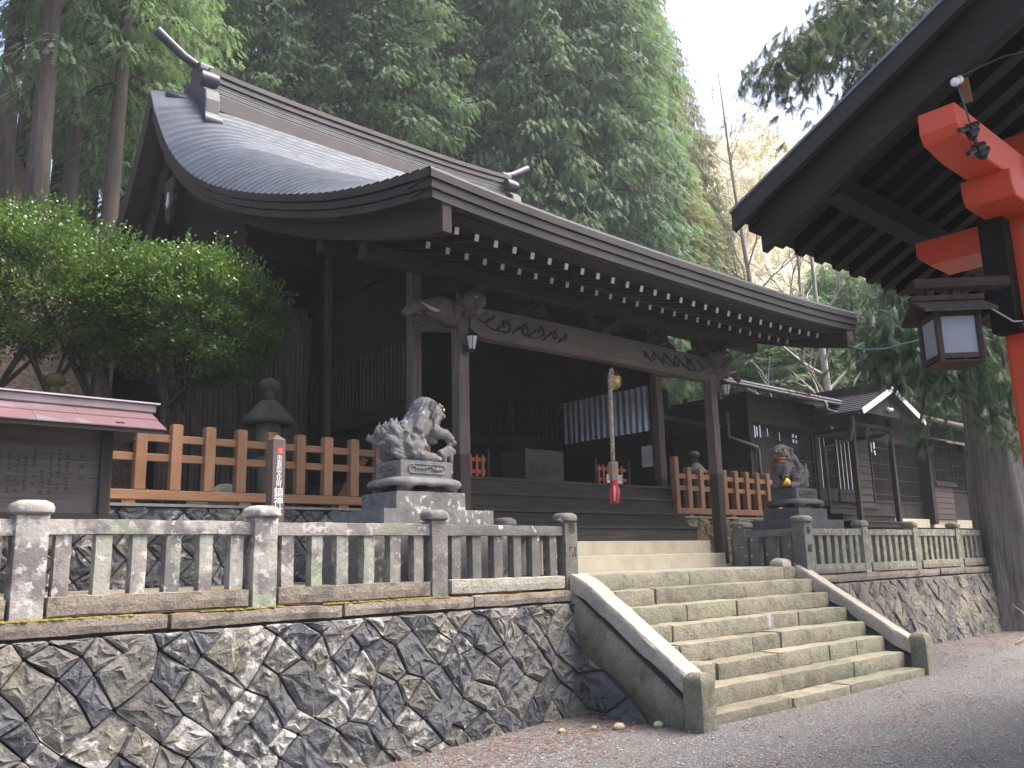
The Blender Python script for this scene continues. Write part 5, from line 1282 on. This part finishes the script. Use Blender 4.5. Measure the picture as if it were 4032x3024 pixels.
# hanging wooden lantern, turned 45 degrees to the gate
LC = Vector((5.57, 2.10, 2.5))
ln = thing('wooden_lantern', LC, 'dark wooden box lantern with frosted panes bracketed to the vermilion gate post', 'lantern')
LX0, LX1, LY0, LY1, LZ0, LZ1 = LC.x-.185, LC.x+.185, LC.y-.185, LC.y+.185, 2.72, 3.08
LW = wood('lantern_wood_', 'z', (.03,.02,.016), (.085,.052,.042)); LWx = wood('lantern_wood_', 'x', (.03,.02,.016), (.085,.052,.042))
for x in (LX0, LX1-.045):
    for y in (LY0, LY1-.045): MB().box(x, x+.045, y, y+.045, LZ0-.05, LZ1+.02).build('corner_post', LW, ln, False, .006)
for (x0, x1, y0, y1) in ((LX0+.045, LX1-.045, LY0+.008, LY0+.038), (LX0+.045, LX1-.045, LY1-.038, LY1-.008), (LX0+.008, LX0+.038, LY0+.045, LY1-.045), (LX1-.038, LX1-.008, LY0+.045, LY1-.045)):
    for z in (LZ0-.03, LZ1-.03): MB().box(x0, x1, y0, y1, z, z+.045).build('frame_rail', LWx, ln)
for (x0, x1, y0, y1) in ((LX0+.045, LX1-.045, LY0+.022, LY0+.028), (LX0+.045, LX1-.045, LY1-.028, LY1-.022), (LX0+.022, LX0+.028, LY0+.045, LY1-.045), (LX1-.028, LX1-.022, LY0+.045, LY1-.045)):
    MB().box(x0, x1, y0, y1, LZ0+.015, LZ1-.03).build('frosted_pane', M['frosted_glass'], ln)
MB().box(LX0, LX1, LY0, LY1, LZ0-.06, LZ0-.045).build('floor_board', LWx, ln)
rw_ = wood('lantern_roof_', 'x', (.035,.03,.024), (.085,.075,.06)); xa, xb = LC.x-.29, LC.x+.29
for sg in (-1, 1):
    ye, yr = LC.y+.27*sg, LC.y
    A = [(ye, 3.07), (yr, 3.215)] if sg < 0 else [(yr, 3.215), (ye, 3.07)]
    MB().hexa([(xa, A[0][0], A[0][1]), (xb, A[0][0], A[0][1]), (xb, A[1][0], A[1][1]), (xa, A[1][0], A[1][1]), (xa, A[0][0], A[0][1]+.024), (xb, A[0][0], A[0][1]+.024), (xb, A[1][0], A[1][1]+.024), (xa, A[1][0], A[1][1]+.024)]).build('roof_board', rw_, ln)
MB().box(xa-.01, xb+.01, LC.y-.05, LC.y+.05, 3.225, 3.27).build('ridge_board', LWx, ln)
for dx in (-.16, .06): MB().box(LC.x+dx, LC.x+dx+.06, LC.y-.025, LC.y+.025, 3.27, 3.325).build('hanger', LW, ln)
MB().box(LC.x-.28, LC.x+.52, LC.y-.07, LC.y+.07, 3.325, 3.415).build('bracket_beam', LWx, ln, False, .01)
ln.rotation_euler.z = R(-45); ln.scale = (.74, .74, .74); ln.location.z += .10
MB().box(6.05, 6.185, 1.86, 2.02, 2.98, 3.76).build('back_plank', WB('z'), gt, False, .006)
# bulbs and wires strung on the gate
sl = thing('bulb_string', (5.3, 2.0, 4.0), 'pair of white bulbs with tangled green wires tied to the vermilion beam', 'lights')
for (x, z) in ((5.03, 4.27), (5.10, 4.31)):
    mb = MB(); ball(mb, (x, 1.69, z), .026); mb.build('bulb', M['sign_white'], sl, True)
GW = plain('green_wire', (.03,.10,.08), .6); BW = plain('black_wire', (.015,.015,.017), .6)
MB().tube([(5.10, 1.69, 4.33), (5.3, 1.5, 4.45), (5.9, .9, 4.62)], .0045, 5).build('wire', GW, sl)
MB().tube([(5.06, 1.69, 4.27), (5.12, 1.68, 4.1), (5.2, 1.69, 4.02), (5.27, 1.70, 4.03), (5.30, 1.70, 3.92), (5.22, 1.71, 3.86)], .005, 5).build('wire', GW, sl)
rr = random.Random(4)
for (x, z, dx, dz) in ((5.05, 3.98, .12, .04), (5.14, 3.86, .09, .05), (5.18, 4.05, -.02, -.07), (5.27, 3.98, .02, -.08)):
    MB().tube([(x, 1.71, z), (x+dx, 1.70, z+dz)], [.016, .020], 6).build('socket', BW, sl)
    MB().tube([(x+dx, 1.70, z+dz), (x+dx+.04, 1.68, z+dz+.03), (x+dx+.05, 1.70, z+dz-.02)], [.03, .035, .02], 7).build('socket', BW, sl)
MB().bar((5.14, 1.68, 4.33), (5.20, 1.69, 4.20), .05, .02).build('wood_scrap', plain('torn_wood', (.22,.10,.06), .8), sl)
cb = thing('junction_box', (6.2, 1.78, 3.2), 'white junction box with a pale cable looped on the vermilion gate post', 'box')
MB().box(6.155, 6.19, 1.70, 1.755, 3.24, 3.285).build('box_lid', M['sign_white'], cb, False, .005)
MB().tube([(6.17, 1.73, 3.24), (6.17, 1.74, 3.18), (6.14, 1.80, 3.04), (5.98, 1.86, 3.02), (5.80, 1.95, 3.12)], .0055, 5).build('cable', plain('pale_cable', (.45,.42,.38), .6), cb, True)
MB().tube([(6.175, 1.72, 3.2), (6.18, 1.69, 3.10), (6.18, 1.64, 3.05)], .0055, 5).build('cable', M['pale_cable'], cb, True)
MB().bar((6.06, 1.84, 3.0), (6.16, 1.76, 3.16), .035, .035).build('black_sleeve', BW, cb)
cable = MB().tube([(14.4, 7.2, 5.2), (12.3, 5.9, 4.55), (10.2, 4.6, 4.0), (8.2, 3.35, 3.55), (6.12, 2.05, 3.2)], .010, 5).build('overhead_cable', plain('teal_cable', (.05,.13,.14), .5), None, True)
tag(cable, 'thin teal cable strung from the hall eave corner to the gate', 'cable', None, 'thing')
# ================================================================= trees
def polar(px, d):          # plan position at distance d along the sight line of image column px (4032 wide)
    a = YAW+math.atan((px-2016)/FPX); return d*math.sin(a), d*math.cos(a)
def spray(vs, fs, p, d, up, L_, w_, rr, lobes=4, bw=.16):
    """feathery flat spray: a spine with side lobes, as thin triangles"""
    side = d.cross(up)
    if side.length < .05: side = d.cross(Vector((1, .3, 0)))
    side.normalize(); b = len(vs)
    tip = p+d*L_-Vector((0, 0, L_*.18))
    s2 = side*(w_*.10); vs += [p-s2, p+s2, tip]; fs.append((b, b+1, b+2)); 
    for k in range(lobes):
        t = .12+.74*k/lobes; q = p+(tip-p)*t; l = w_*(1-.55*t)*rr.uniform(.75, 1.2)
        for sg in (-1, 1):
            e = q+side*(sg*l)+d*(L_*.30)-Vector((0, 0, l*.35+rr.uniform(0, .04))); q2 = p+(tip-p)*min(1, t+bw)
            b = len(vs); vs += [q, q2, e]; fs.append((b, b+1, b+2))
def conifer_crown(seed, H, base, rad, nbr, pads, per, L_, w_, droop, taper=.85):
    """whorls of drooping boughs, each carrying flattened pads of short fan sprays"""
    rr = random.Random(seed); vs = []; fs = []; limbs = MB()
    for i in range(nbr):
        t = (i+rr.random())/nbr; z = base+(H-base)*t
        r_ = rad*((1-t)**taper)*rr.uniform(.6, 1.15)+.4; a = i*2.399+rr.uniform(-.4, .4); ca, sa = math.cos(a), math.sin(a)
        pts = []; n = 6
        for k in range(n+1):
            s = k/n; pts.append(Vector((ca*r_*s, sa*r_*s, z+r_*.25*s-droop*r_*s*s)))
        if i % 2 == 0: limbs.tube([tuple(p) for p in pts[::2]], [.035, .025, .014, .006], 4, False)
        for q in range(max(1, int(round(pads*(.35+.75*r_/rad))))):
            s = .30+.70*math.sqrt(rr.random()); j = min(n-1, int(s*n)); c = pts[j].lerp(pts[j+1], s*n-j)
            c = c+Vector((-sa, ca, 0))*rr.gauss(0, .32)*(.4+s)+Vector((0, 0, rr.gauss(0, .12)))
            pr = rr.uniform(.28, .52); h0 = rr.uniform(0, 6.28)
            for k in range(per):
                th = h0+k*2.399; rho = pr*math.sqrt((k+.5)/per); o_ = Vector((math.cos(th)*rho, math.sin(th)*rho, -.55*rho*rho/pr+rr.uniform(-.04, .04)))
                d = Vector((math.cos(th)+ca*.7, math.sin(th)+sa*.7, -.35-.9*rho/pr+rr.uniform(-.2, .2))).normalized()
                spray(vs, fs, c+o_, d, Vector((rr.uniform(-.4, .4), rr.uniform(-.4, .4), 1)), L_*rr.uniform(.7, 1.2), w_*rr.uniform(.75, 1.2), rr, 3, .26)
    return vs, fs, limbs
def mesh_of(name, vs, fs, mat):
    me = bpy.data.meshes.new(name); me.from_pydata([tuple(v) for v in vs], [], fs); me.materials.append(mat); me.update(); return me
CR_ = {}
def crown_var(kind, k):
    key = (kind, k)
    if key in CR_: return CR_[key]
    if kind == 'high':  vs, fs, lb = conifer_crown(100+k, 15, 2.5, 2.7, 110, 5, 14, .27, .11, .55)
    elif kind == 'full': vs, fs, lb = conifer_crown(200+k, 15, .3, 3.0, 140, 5.5, 14, .27, .11, .55)
    elif kind == 'brown': vs, fs, lb = conifer_crown(300+k, 15, .5, 2.7, 125, 5, 14, .24, .11, .25)
    mat = M['cypress_leaf_brownish'] if kind == 'brown' else M['hinoki_leaf']
    CR_[key] = (mesh_of('crown', vs, fs, mat), mesh_of('limbs', lb.v, lb.f, M['bark_dark'])); return CR_[key]
rt = random.Random(77)
def conifer(px, d, H, trunk_r, kind, k, lift, label, group, sc_=1.0, z=None):
    x, y = polar(px, d); zb = hill(x, y) if z is None else z
    t = thing('conifer_tree', (x, y, zb-.2), label, 'tree', group)
    n = 7; mb = MB(); lean = (rt.uniform(-.015, .015), rt.uniform(-.015, .015))
    mb.tube([(x+lean[0]*H*i/n, y+lean[1]*H*i/n, zb-.3+(H+.2)*i/n) for i in range(n+1)], [trunk_r*(1.25 if i == 0 else 1-.9*i/n) for i in range(n+1)], 10)
    mb.build('trunk', M['bark'], t, True)
    cm, lm = crown_var(kind, k)
    for nm, me in (('crown', cm), ('limbs', lm)):
        o = bpy.data.objects.new(nm, me); col.objects.link(o); o.parent = t; o['kind'] = 'stuff' if nm == 'limbs' else 'thing'; o.location = (lean[0]*H*.5, lean[1]*H*.5, lift); s_ = (H-lift)/15.0
        o.scale = (sc_, sc_, s_); o.rotation_euler.z = rt.uniform(0, 6.28)
    return t
GL = 'tall hinoki trees on the leaf-strewn slope left of the hall'; GC = 'dense hinoki trees behind the hall roof'; GR = 'brownish cypress trees at the edge of the wood beside the open sky'; GA = 'light green conifers behind the annex roof'
LL = 'straight hinoki trunk rising from the brown slope beside the hall'; LCn = 'dense green hinoki clothed with foliage to the ground beyond the hall front eave'; LR = 'olive brown cypress at the edge of the wood against the open sky'; LA = 'light green conifer standing behind the annex roof'
for i, (px, d, r_) in enumerate(((335, 22.5, .25), (30, 21, .26), (165, 25, .24), (270, 31, .26), (390, 29, .15), (485, 27, .27), (575, 30, .20), (-130, 23, .25), (680, 34, .25), (105, 33, .24), (430, 38, .26), (-40, 30, .24), (220, 40, .25), (560, 42, .25), (760, 29.5, .2), (870, 33, .22))):
    conifer(px, d, rt.uniform(19, 23), r_, 'high', i % 4, rt.uniform(4.6, 6.6), LL, GL, rt.uniform(.85, 1.1))
for i, (px, d) in enumerate(((985, 30), (1080, 33), (1210, 31), (1330, 35), (1417, 30), (1466, 33), (1585, 31), (1690, 36), (1750, 32.5), (1785, 34), (1825, 33), (1150, 41), (1300, 44), (1500, 46), (1640, 43))):
    conifer(px, d, rt.uniform(25, 30), rt.uniform(.17, .25), 'high', i % 4, rt.uniform(9, 13), 'hinoki with a long bare trunk rising behind the hall roof ridge', GC, rt.uniform(.9, 1.1))
for i, (px, d, H) in enumerate(((1040, 36, 17), (1260, 40, 13), (1640, 40, 13))):
    conifer(px, d, H, .15, 'full', i % 3, 1.0, 'shorter hinoki filling the gap between the bare trunks behind the ridge', GC, .9)
for i, (px, d, H) in enumerate(((1930, 33, 28), (2040, 36, 30), (2140, 32, 28), (2250, 35, 30), (2350, 33, 28), (2440, 37, 30), (2530, 34, 27), (2610, 38, 28), (1990, 41, 32), (2200, 42, 32), (2400, 43, 32), (2570, 43, 31))):
    conifer(px, d, H, rt.uniform(.2, .28), 'full', i % 3, rt.uniform(.3, 1.2), LCn, GC, rt.uniform(1.1, 1.35))
for i, (px, d, H) in enumerate(((2655, 40, 27.5), (2710, 43, 26.5), (2770, 45, 24.5), (2830, 47, 22.0), (2700, 36, 16), (2790, 38, 14.5), (2885, 48, 18.5))):
    conifer(px, d, H, .2, 'brown', i % 3, .8, LR, GR, rt.uniform(.9, 1.1))
for i, (px, d, H) in enumerate(((2890, 31, 8.2), (2970, 33, 7.5), (3060, 30, 8.2), (3150, 34, 9.5), (3230, 31, 8.5), (3330, 34, 10.5), (3010, 40, 10.5), (3180, 42, 11.5), (3420, 33, 10), (3520, 36, 11), (3640, 34, 11), (3760, 36, 12), (3880, 34, 12), (3990, 36, 12), (3580, 45, 14), (3300, 47, 14))):
    x, y = polar(px, d); conifer(px, d, H, .14, 'full', i % 3, .3, LA, GA, .85, hill(x, y))

# ------------------------------------------------------------- the big cedar by the wall and its hanging boughs
cx, cy = 19.75, 6.75
ct = thing('cedar_tree', (cx, cy, -.2), 'giant cedar with a broad ridged grey trunk at the end of the stone wall', 'tree')
mb = MB(); n = 40; rows = []
for (z, r_) in ((-.4, 1.0), (.1, .84), (.6, .74), (1.2, .68), (2.2, .64), (3.5, .61), (5, .58), (8, .53), (12, .45), (17, .34), (22, .2), (26, .06)):
    rows.append([(cx+(r_*(1+.05*math.sin(a*7+z*.3)+.035*math.sin(a*13+z)+.03*nz((math.cos(a)*3, math.sin(a)*3, z*.4))))*math.cos(a), cy+(r_*(1+.05*math.sin(a*7+z*.3)+.035*math.sin(a*13+z)))*math.sin(a), z) for a in [2*math.pi*k/n for k in range(n)]])
mb.grid(rows, True).build('trunk', M['cedar_bark'], ct, True)
def cedar_bough(p0, p1, sag, nspr, L_, seed, spread=.36):
    rr = random.Random(seed); p0, p1 = Vector(p0), Vector(p1); pts = []
    for k in range(8):
        t = k/7; pts.append(p0.lerp(p1, t)+Vector((0, 0, sag*math.sin(math.pi*t)-.5*t*t)))
    MB().tube([tuple(p) for p in pts], [.09*(1-.8*k/7) for k in range(8)], 6, False).build('bough', M['bark_dark'], ct, True)
    vs = []; fs = []; d0 = (p1-p0).normalized()
    for i in range(nspr):
        t = .18+.82*math.sqrt(rr.random()); j = min(6, int(t*7)); q = pts[j].lerp(pts[j+1], t*7-j)
        sd = Vector((rr.gauss(0, 1), rr.gauss(0, 1), rr.gauss(-.5, .5))); q = q+sd*spread*(.35+.5*t)
        d = (d0*.5+Vector((rr.uniform(-.8, .8), rr.uniform(-.8, .8), rr.uniform(-1.1, .1)))).normalized()
        # rope-like twig with short needles: three thin spindles
        for s_ in range(4):
            dd = (d+Vector((rr.uniform(-.45, .45), rr.uniform(-.45, .45), rr.uniform(-.35, .2)))).normalized()
            spray(vs, fs, q, dd, Vector((rr.uniform(-1, 1), rr.uniform(-1, 1), .5)), L_*rr.uniform(.6, 1.15), L_*.22, rr, 6, .085)
    o = link('foliage', mesh_of('foliage', [v-ORG[ct] for v in vs], fs, M['cedar_leaf']), ct)
def at(px, py, d):         # point on the sight line at distance d, for laying boughs out in space
    v = ((px-2016)/FPX)*CR-((py-1512)/FPX)*CU+F; return CAM+v*(d/v.length)
tr_z = lambda z: (cx, cy, z)
for i, (px, py, d, z, n_, L_) in enumerate(((3480, 1180, 16.5, 9.0, 560, .30), (3560, 1330, 16.2, 8.2, 560, .30), (3650, 1230, 16.5, 8.6, 560, .30), (3800, 1290, 16.0, 8.0, 460, .30), (3960, 1380, 15.5, 7.5, 360, .30), (3560, 1100, 18, 9.6, 420, .30), (3760, 1130, 17.2, 8.8, 460, .30), (3430, 1290, 17.0, 8.6, 330, .28), (3985, 1560, 15.0, 6.4, 240, .28), (3600, 1590, 15.4, 7.6, 90, .24), (3720, 1380, 15.8, 7.9, 260, .28),
        (2990, 190, 17.5, 14.6, 300, .34), (3180, 90, 18.0, 15.6, 330, .34), (3330, 250, 18.5, 14.0, 260, .34), (3080, 250, 17.8, 13.9, 200, .32), (3420, 60, 18.8, 16, 330, .34), (3170, 500, 19.0, 11.6, 200, .32), (3260, 560, 18.6, 11.0, 200, .32), (3390, 420, 19.5, 12.2, 200, .32), (3620, 150, 19.5, 15, 260, .34))):
    cedar_bough(tr_z(z), tuple(at(px, py, d)), .5, n_, L_, i)

# ------------------------------------------------------------- leafless tree and slender pale trunk
def bare_tree(px, d, zb, H, r_, mat, label, seed, lean=(0, 0), spread=.55, depth=4, nm='bare_tree'):
    rr = random.Random(seed); x, y = polar(px, d); t = thing(nm, (x, y, zb), label, 'tree')
    trunk = [(x+lean[0]*s*H+.12*math.sin(s*7), y+lean[1]*s*H, zb-.5+(H+.5)*s) for s in [k/9 for k in range(10)]]
    MB().tube(trunk, [r_*(1-.88*k/9) for k in range(10)], 8).build('trunk', mat, t, True)
    tw = MB()
    def grow(p, d_, L_, r2, lev):
        q = p+d_*L_*.5+Vector((rr.uniform(-.1, .1), rr.uniform(-.1, .1), rr.uniform(-.05, .1)))*L_; e = p+d_*L_+Vector((rr.uniform(-.15, .15), rr.uniform(-.15, .15), .1))*L_
        tw.tube([tuple(p), tuple(q), tuple(e)], [r2, r2*.75, r2*.5], 4, False)
        if lev <= 0: return
        for k in range(rr.choice((2, 3, 3))):
            dd = (d_+Vector((rr.uniform(-1, 1), rr.uniform(-1, 1), rr.uniform(-.3, .7)))*spread).normalized(); b_ = rr.uniform(.45, 1); s_ = p.lerp(q, b_*2) if b_ < .5 else q.lerp(e, b_*2-1)
            grow(s_, dd, L_*rr.uniform(.5, .72), r2*.6, lev-1)
    for k in range(20):
        s = .22+.75*k/20; j = min(8, int(s*9)); p = Vector(trunk[j]).lerp(Vector(trunk[j+1]), s*9-j); a = k*2.4
        grow(p, Vector((math.cos(a), math.sin(a), .65+.4*s)).normalized(), H*.20*(1.15-s), r_*.42*(1.1-s), depth-1)
    tw.build('branches', mat, t, True)
bare_tree(3060, 44, 6, 21, .20, M['twig'], 'tall leafless tree with fine bare twigs in front of the pale far slope', 3, (-.05, .05))
bare_tree(3190, 40, 4, 15, .15, M['twig'], 'smaller leafless tree forking low beside the taller bare tree', 9, (.05, .0))
bare_tree(3285, 27, 2.1, 11, .17, M['pale_bark'], 'slender pale grey trunk with sparse limbs behind the annex roof', 5, (-.02, 0), .7, 3, 'pale_trunk_tree')

# ------------------------------------------------------------- garden shrubs with many stems
def leaf(vs, fs, p, d, n_, L_, w_):
    s_ = d.cross(n_).normalized()*w_; b = len(vs); vs += [p, p+d*(L_*.5)+s_, p+d*L_, p+d*(L_*.5)-s_]; fs.append((b, b+1, b+2, b+3))
def shrub(name, base, crown_c, crown_r, label, seed, nclump, nleaf, stems, mat='shrub_leaf', L_=.052, group=None):
    rr = random.Random(seed); t = thing(name, base, label, 'shrub', group); C_ = Vector(crown_c); Rr = Vector(crown_r)
    st_ = MB(); tips = []
    for (bx, by) in stems:
        p = Vector((bx, by, base[2]-.1)); fork = p.lerp(Vector((C_.x+(bx-base[0])*1.4, C_.y, C_.z-Rr.z*.75)), .75)+Vector((rr.uniform(-.06, .06), rr.uniform(-.06, .06), 0))
        st_.tube([tuple(p), tuple(p.lerp(fork, .5)+Vector((rr.uniform(-.05, .05), 0, 0))), tuple(fork)], [.055, .045, .04], 7)
        for k in range(5):
            a = rr.uniform(0, 6.28); e = C_+Vector((math.cos(a)*Rr.x*rr.uniform(.3, .85)+(bx-base[0])*.8, math.sin(a)*Rr.y*rr.uniform(.3, .8), Rr.z*rr.uniform(-.35, .6)))
            m_ = fork.lerp(e, .45)+Vector((rr.uniform(-.2, .2), rr.uniform(-.2, .2), .18)); st_.tube([tuple(fork), tuple(m_), tuple(e)], [.03, .02, .007], 5, False)
            for q in range(3):
                e2 = e+Vector((rr.uniform(-.35, .35), rr.uniform(-.3, .3), rr.uniform(.05, .3))); st_.tube([tuple(m_.lerp(e, .5)), tuple(e2)], [.010, .004], 4, False)
    st_.build('stems', M['bark_dark'], t, True)
    vs = []; fs = []
    for i in range(nclump):
        z = rr.uniform(-.9, 1); a = rr.uniform(0, 6.28); h = math.sqrt(max(0, 1-z*z)); k = rr.uniform(.62, 1.03)
        c = C_+Vector((Rr.x*h*math.cos(a)*k, Rr.y*h*math.sin(a)*k, Rr.z*z*k)); cr = rr.uniform(.09, .19)*min(Rr)/.9
        out = (c-C_).normalized()
        for j in range(nleaf):
            g_ = Vector((rr.gauss(0, 1), rr.gauss(0, 1), rr.gauss(0, .7))); g_ = g_*(cr*.62); 
            p = c+g_+Vector((0, 0, .5*cr*rr.random()))
            d = (out*.6+Vector((rr.uniform(-1, 1), rr.uniform(-1, 1), rr.uniform(-.3, 1)))).normalized(); n_ = (Vector((rr.uniform(-.7, .7), rr.uniform(-.7, .7), 1))+out*.4).normalized()
            leaf(vs, fs, p, d, n_, L_*rr.uniform(.7, 1.25), L_*.30)
    for i in range(int(nclump*.28)):                       # young shoots standing out of the surface
        z = rr.uniform(.05, 1); a = rr.uniform(0, 6.28); h = math.sqrt(max(0, 1-z*z)); q = C_+Vector((Rr.x*h*math.cos(a), Rr.y*h*math.sin(a), Rr.z*z))*1.0
        d = ((q-C_).normalized()*.5+Vector((rr.uniform(-.3, .3), rr.uniform(-.3, .3), .9))).normalized(); l = rr.uniform(.1, .26)
        for k in range(10):
            p = q+d*(l*k/9); e = (d*.5+Vector((rr.uniform(-1, 1), rr.uniform(-1, 1), rr.uniform(-.2, .6)))).normalized()
            leaf(vs, fs, p, e, Vector((rr.uniform(-.6, .6), rr.uniform(-.6, .6), 1)).normalized(), L_*rr.uniform(.7, 1.1), L_*.3)
    link('crown', mesh_of('crown', [v-ORG[t] for v in vs], fs, M[mat]), t); return t
shrub('garden_shrub', (4.15, 11.2, ZU), (4.30, 11.2, 4.86), (1.20, 1.0, .98), 'rounded glossy evergreen shrub on forked dark stems beside the plank screen', 1, 470, 80, [(4.05, 11.2), (4.15, 11.3), (3.9, 11.1)])
shrub('garden_shrub', (2.9, 11.6, ZU), (2.55, 11.5, 5.0), (1.35, 1.0, 1.0), 'rounded glossy evergreen shrub above the notice board roof', 2, 500, 80, [(2.9, 11.6), (3.3, 11.5), (2.5, 11.7)])
shrub('garden_shrub', (1.2, 12.0, ZU+.2), (1.15, 12.0, 4.5), (1.0, .9, 1.0), 'smaller dark evergreen shrub at the foot of the leafy slope', 3, 300, 70, [(1.2, 12.0), (1.0, 11.9)])
for i, (x, y, s_) in enumerate(((1.6, 11.0, .5), (2.3, 10.8, .42), (.7, 11.4, .6), (1.0, 10.6, .45))):
    shrub('low_bush', (x, y, ZU), (x, y, ZU+.9*s_+.25), (s_*1.1, s_, s_), 'low dark green bush growing behind the notice board', 20+i, 40, 60, [(x, y)], 'cedar_leaf', .05, 'low bushes behind the notice board')

# ------------------------------------------------------------- far slope with its wood, sunlight put into their pale colours
rows = []
fs_ = plain('far_slope', (.52,.46,.34), .95, .35, .12, .5, 1.5)  # pale base colour stands in for sunlight on the hill
for d in (62, 75, 90, 105, 120, 140):
    r_ = []
    for k in range(40):
        a = R(12+86*k/39); px = 2016+FPX*math.tan(max(-1.2, min(1.2, a-YAW))); h = (d-62)/78*(70-34*sstep(R(57), R(72), a)-30*sstep(R(40), R(22), a)+6*nz((a*6, 1, 2)))
        r_.append((d*math.sin(a), d*math.cos(a), 1+h+2.5*nz((a*20, d*.1, 0))))
    rows.append(r_)
tag(MB().grid(rows).build('far_hill', fs_, None, True), kind='structure')
vs = []; fs = []; rr = random.Random(31)
for i in range(900):
    a = R(rr.uniform(18, 80)); d = rr.uniform(70, 138); h = (d-62)/78*(70-34*sstep(R(57), R(72), a)-30*sstep(R(40), R(22), a)+6*nz((a*6, 1, 2))); b = Vector((d*math.sin(a), d*math.cos(a), 1+h)); Ht = rr.uniform(4, 8)
    for j in range(34):
        p = b+Vector((rr.gauss(0, 1.1), rr.gauss(0, 1.1), rr.uniform(.2, 1)*Ht)); spray(vs, fs, p, Vector((rr.uniform(-1, 1), rr.uniform(-1, 1), rr.uniform(.2, 1.4))).normalized(), Vector((rr.uniform(-1, 1), rr.uniform(-1, 1), 1)), 1.5, .35, rr, 3)
tag(link('far_wood', mesh_of('far_wood', vs, fs, M['far_leaf'])), 'pale wood on the far slope, sunlight put into its leaf colour', 'wood', None, 'stuff')

# ------------------------------------------------------------- litter on the ground
def flakes(name, n, region, mat, label, L0, L1, seed, cat='litter', clumpy=True, th=.004):
    rr = random.Random(seed); mb = MB(); k = 0; tries = 0
    while k < n and tries < n*30:
        tries += 1; x = rr.uniform(region[0], region[1]); y = rr.uniform(region[2], region[3])
        if clumpy and nz((x*1.1, y*2.2, 4))+.35*nz((x*4, y*6, 9)) < .16: continue
        z = gz(x, y)+.006; a = rr.uniform(0, 3.14); l = rr.uniform(L0, L1); d = Vector((math.cos(a), math.sin(a), rr.uniform(-.08, .15))); s_ = Vector((-d.y, d.x, 0))*th*rr.uniform(.6, 1.5); p = Vector((x, y, z))
        b = len(mb.v); mb.v += [tuple(p-s_), tuple(p+s_), tuple(p+d*l*.5+s_+Vector((0, 0, .006))), tuple(p+d*l), tuple(p+d*l*.5-s_+Vector((0, 0, .006)))]; mb.f += [(b, b+1, b+2, b+4), (b+4, b+2, b+3)]; k += 1
    return tag(mb.build(name, mat), label, cat, None, 'stuff')
flakes('fallen_needles', 5200, (2.5, 19, 2.2, 6.9), M['needle_litter'], 'brown cedar needles scattered over the gravel', .02, .085, 3)
flakes('fallen_needles', 1500, (4.5, 8.2, 5.9, 6.9), M['needle_litter'], 'brown needles drifted against the foot of the wall', .03, .1, 5, 'litter', False)
flakes('fallen_needles', 900, (13, 20, 5.6, 6.9), M['needle_litter'], 'brown needles drifted below the far retaining wall', .05, .15, 6, 'litter', False, .007)
mb = MB(); rr = random.Random(8)
for i in range(1300):
    x = rr.uniform(3, 16); y = rr.uniform(2.2, 6.7); ball(mb, (x, y, gz(x, y)+.004), rr.uniform(.006, .014), 1.2, .9, .7, 6)
tag(mb.build('loose_pebbles', plain('pebble', (.33,.32,.30), .9, .35, 9)), 'small pale pebbles scattered over the gravel', 'pebbles', None, 'stuff')
for i, (x, y, r_) in enumerate(((7.35-.3, 5.85, .05), (6.75, 6.1, .055), (6.3, 6.45, .035), (6.6, 6.3, .03))):
    mb = MB(); ball(mb, (x, y, gz(x, y)+r_*.4), r_, 1.3, .9, .7, 10); mb.v = [(a+.01*nz((a*30, b*30, c*30)), b, c+.012*nz((a*30, b*30, c*30+4))) for a, b, c in mb.v]
    tag(mb.build('small_rock', plain('yellow_rock', (.34,.31,.19), .9, .3)), 'small pale rock lying by the side of the staircase', 'rock', 'small rocks beside the staircase', 'thing')
MB_ = MB().tube([(16.2, 5.7, .03), (17.0, 5.75, .10), (17.8, 6.0, .25), (18.2, 6.2, .4), (18.0, 6.3, .55)], .013, 6).build('fallen_branch', plain('dry_branch', (.30,.24,.16), .9), None, True)
tag(MB_, 'thin curved dry branch lying before the cedar trunk', 'branch', None, 'thing')

# ------------------------------------------------------------- haze volume added to veil the forest like lens glare
hz = MB().box(-75, 150, -12, 160, -1.8, 62).build('haze', None); tag(hz, 'thin pale haze added to veil the forest like lens glare', 'haze', None, 'stuff')
hm = bpy.data.materials.new('haze_veil'); hm.use_nodes = True; hm.node_tree.nodes.clear()
ho = hm.node_tree.nodes.new('ShaderNodeOutputMaterial'); hv = hm.node_tree.nodes.new('ShaderNodeVolumePrincipled')
hv.inputs['Color'].default_value = (.88, .94, 1, 1); hv.inputs['Density'].default_value = .0009; hv.inputs['Anisotropy'].default_value = .2
hm.node_tree.links.new(hv.outputs[0], ho.inputs['Volume']); hz.data.materials.append(hm)
sc.cycles.volume_bounces = 1
bpy.data.scenes.remove(_ts)
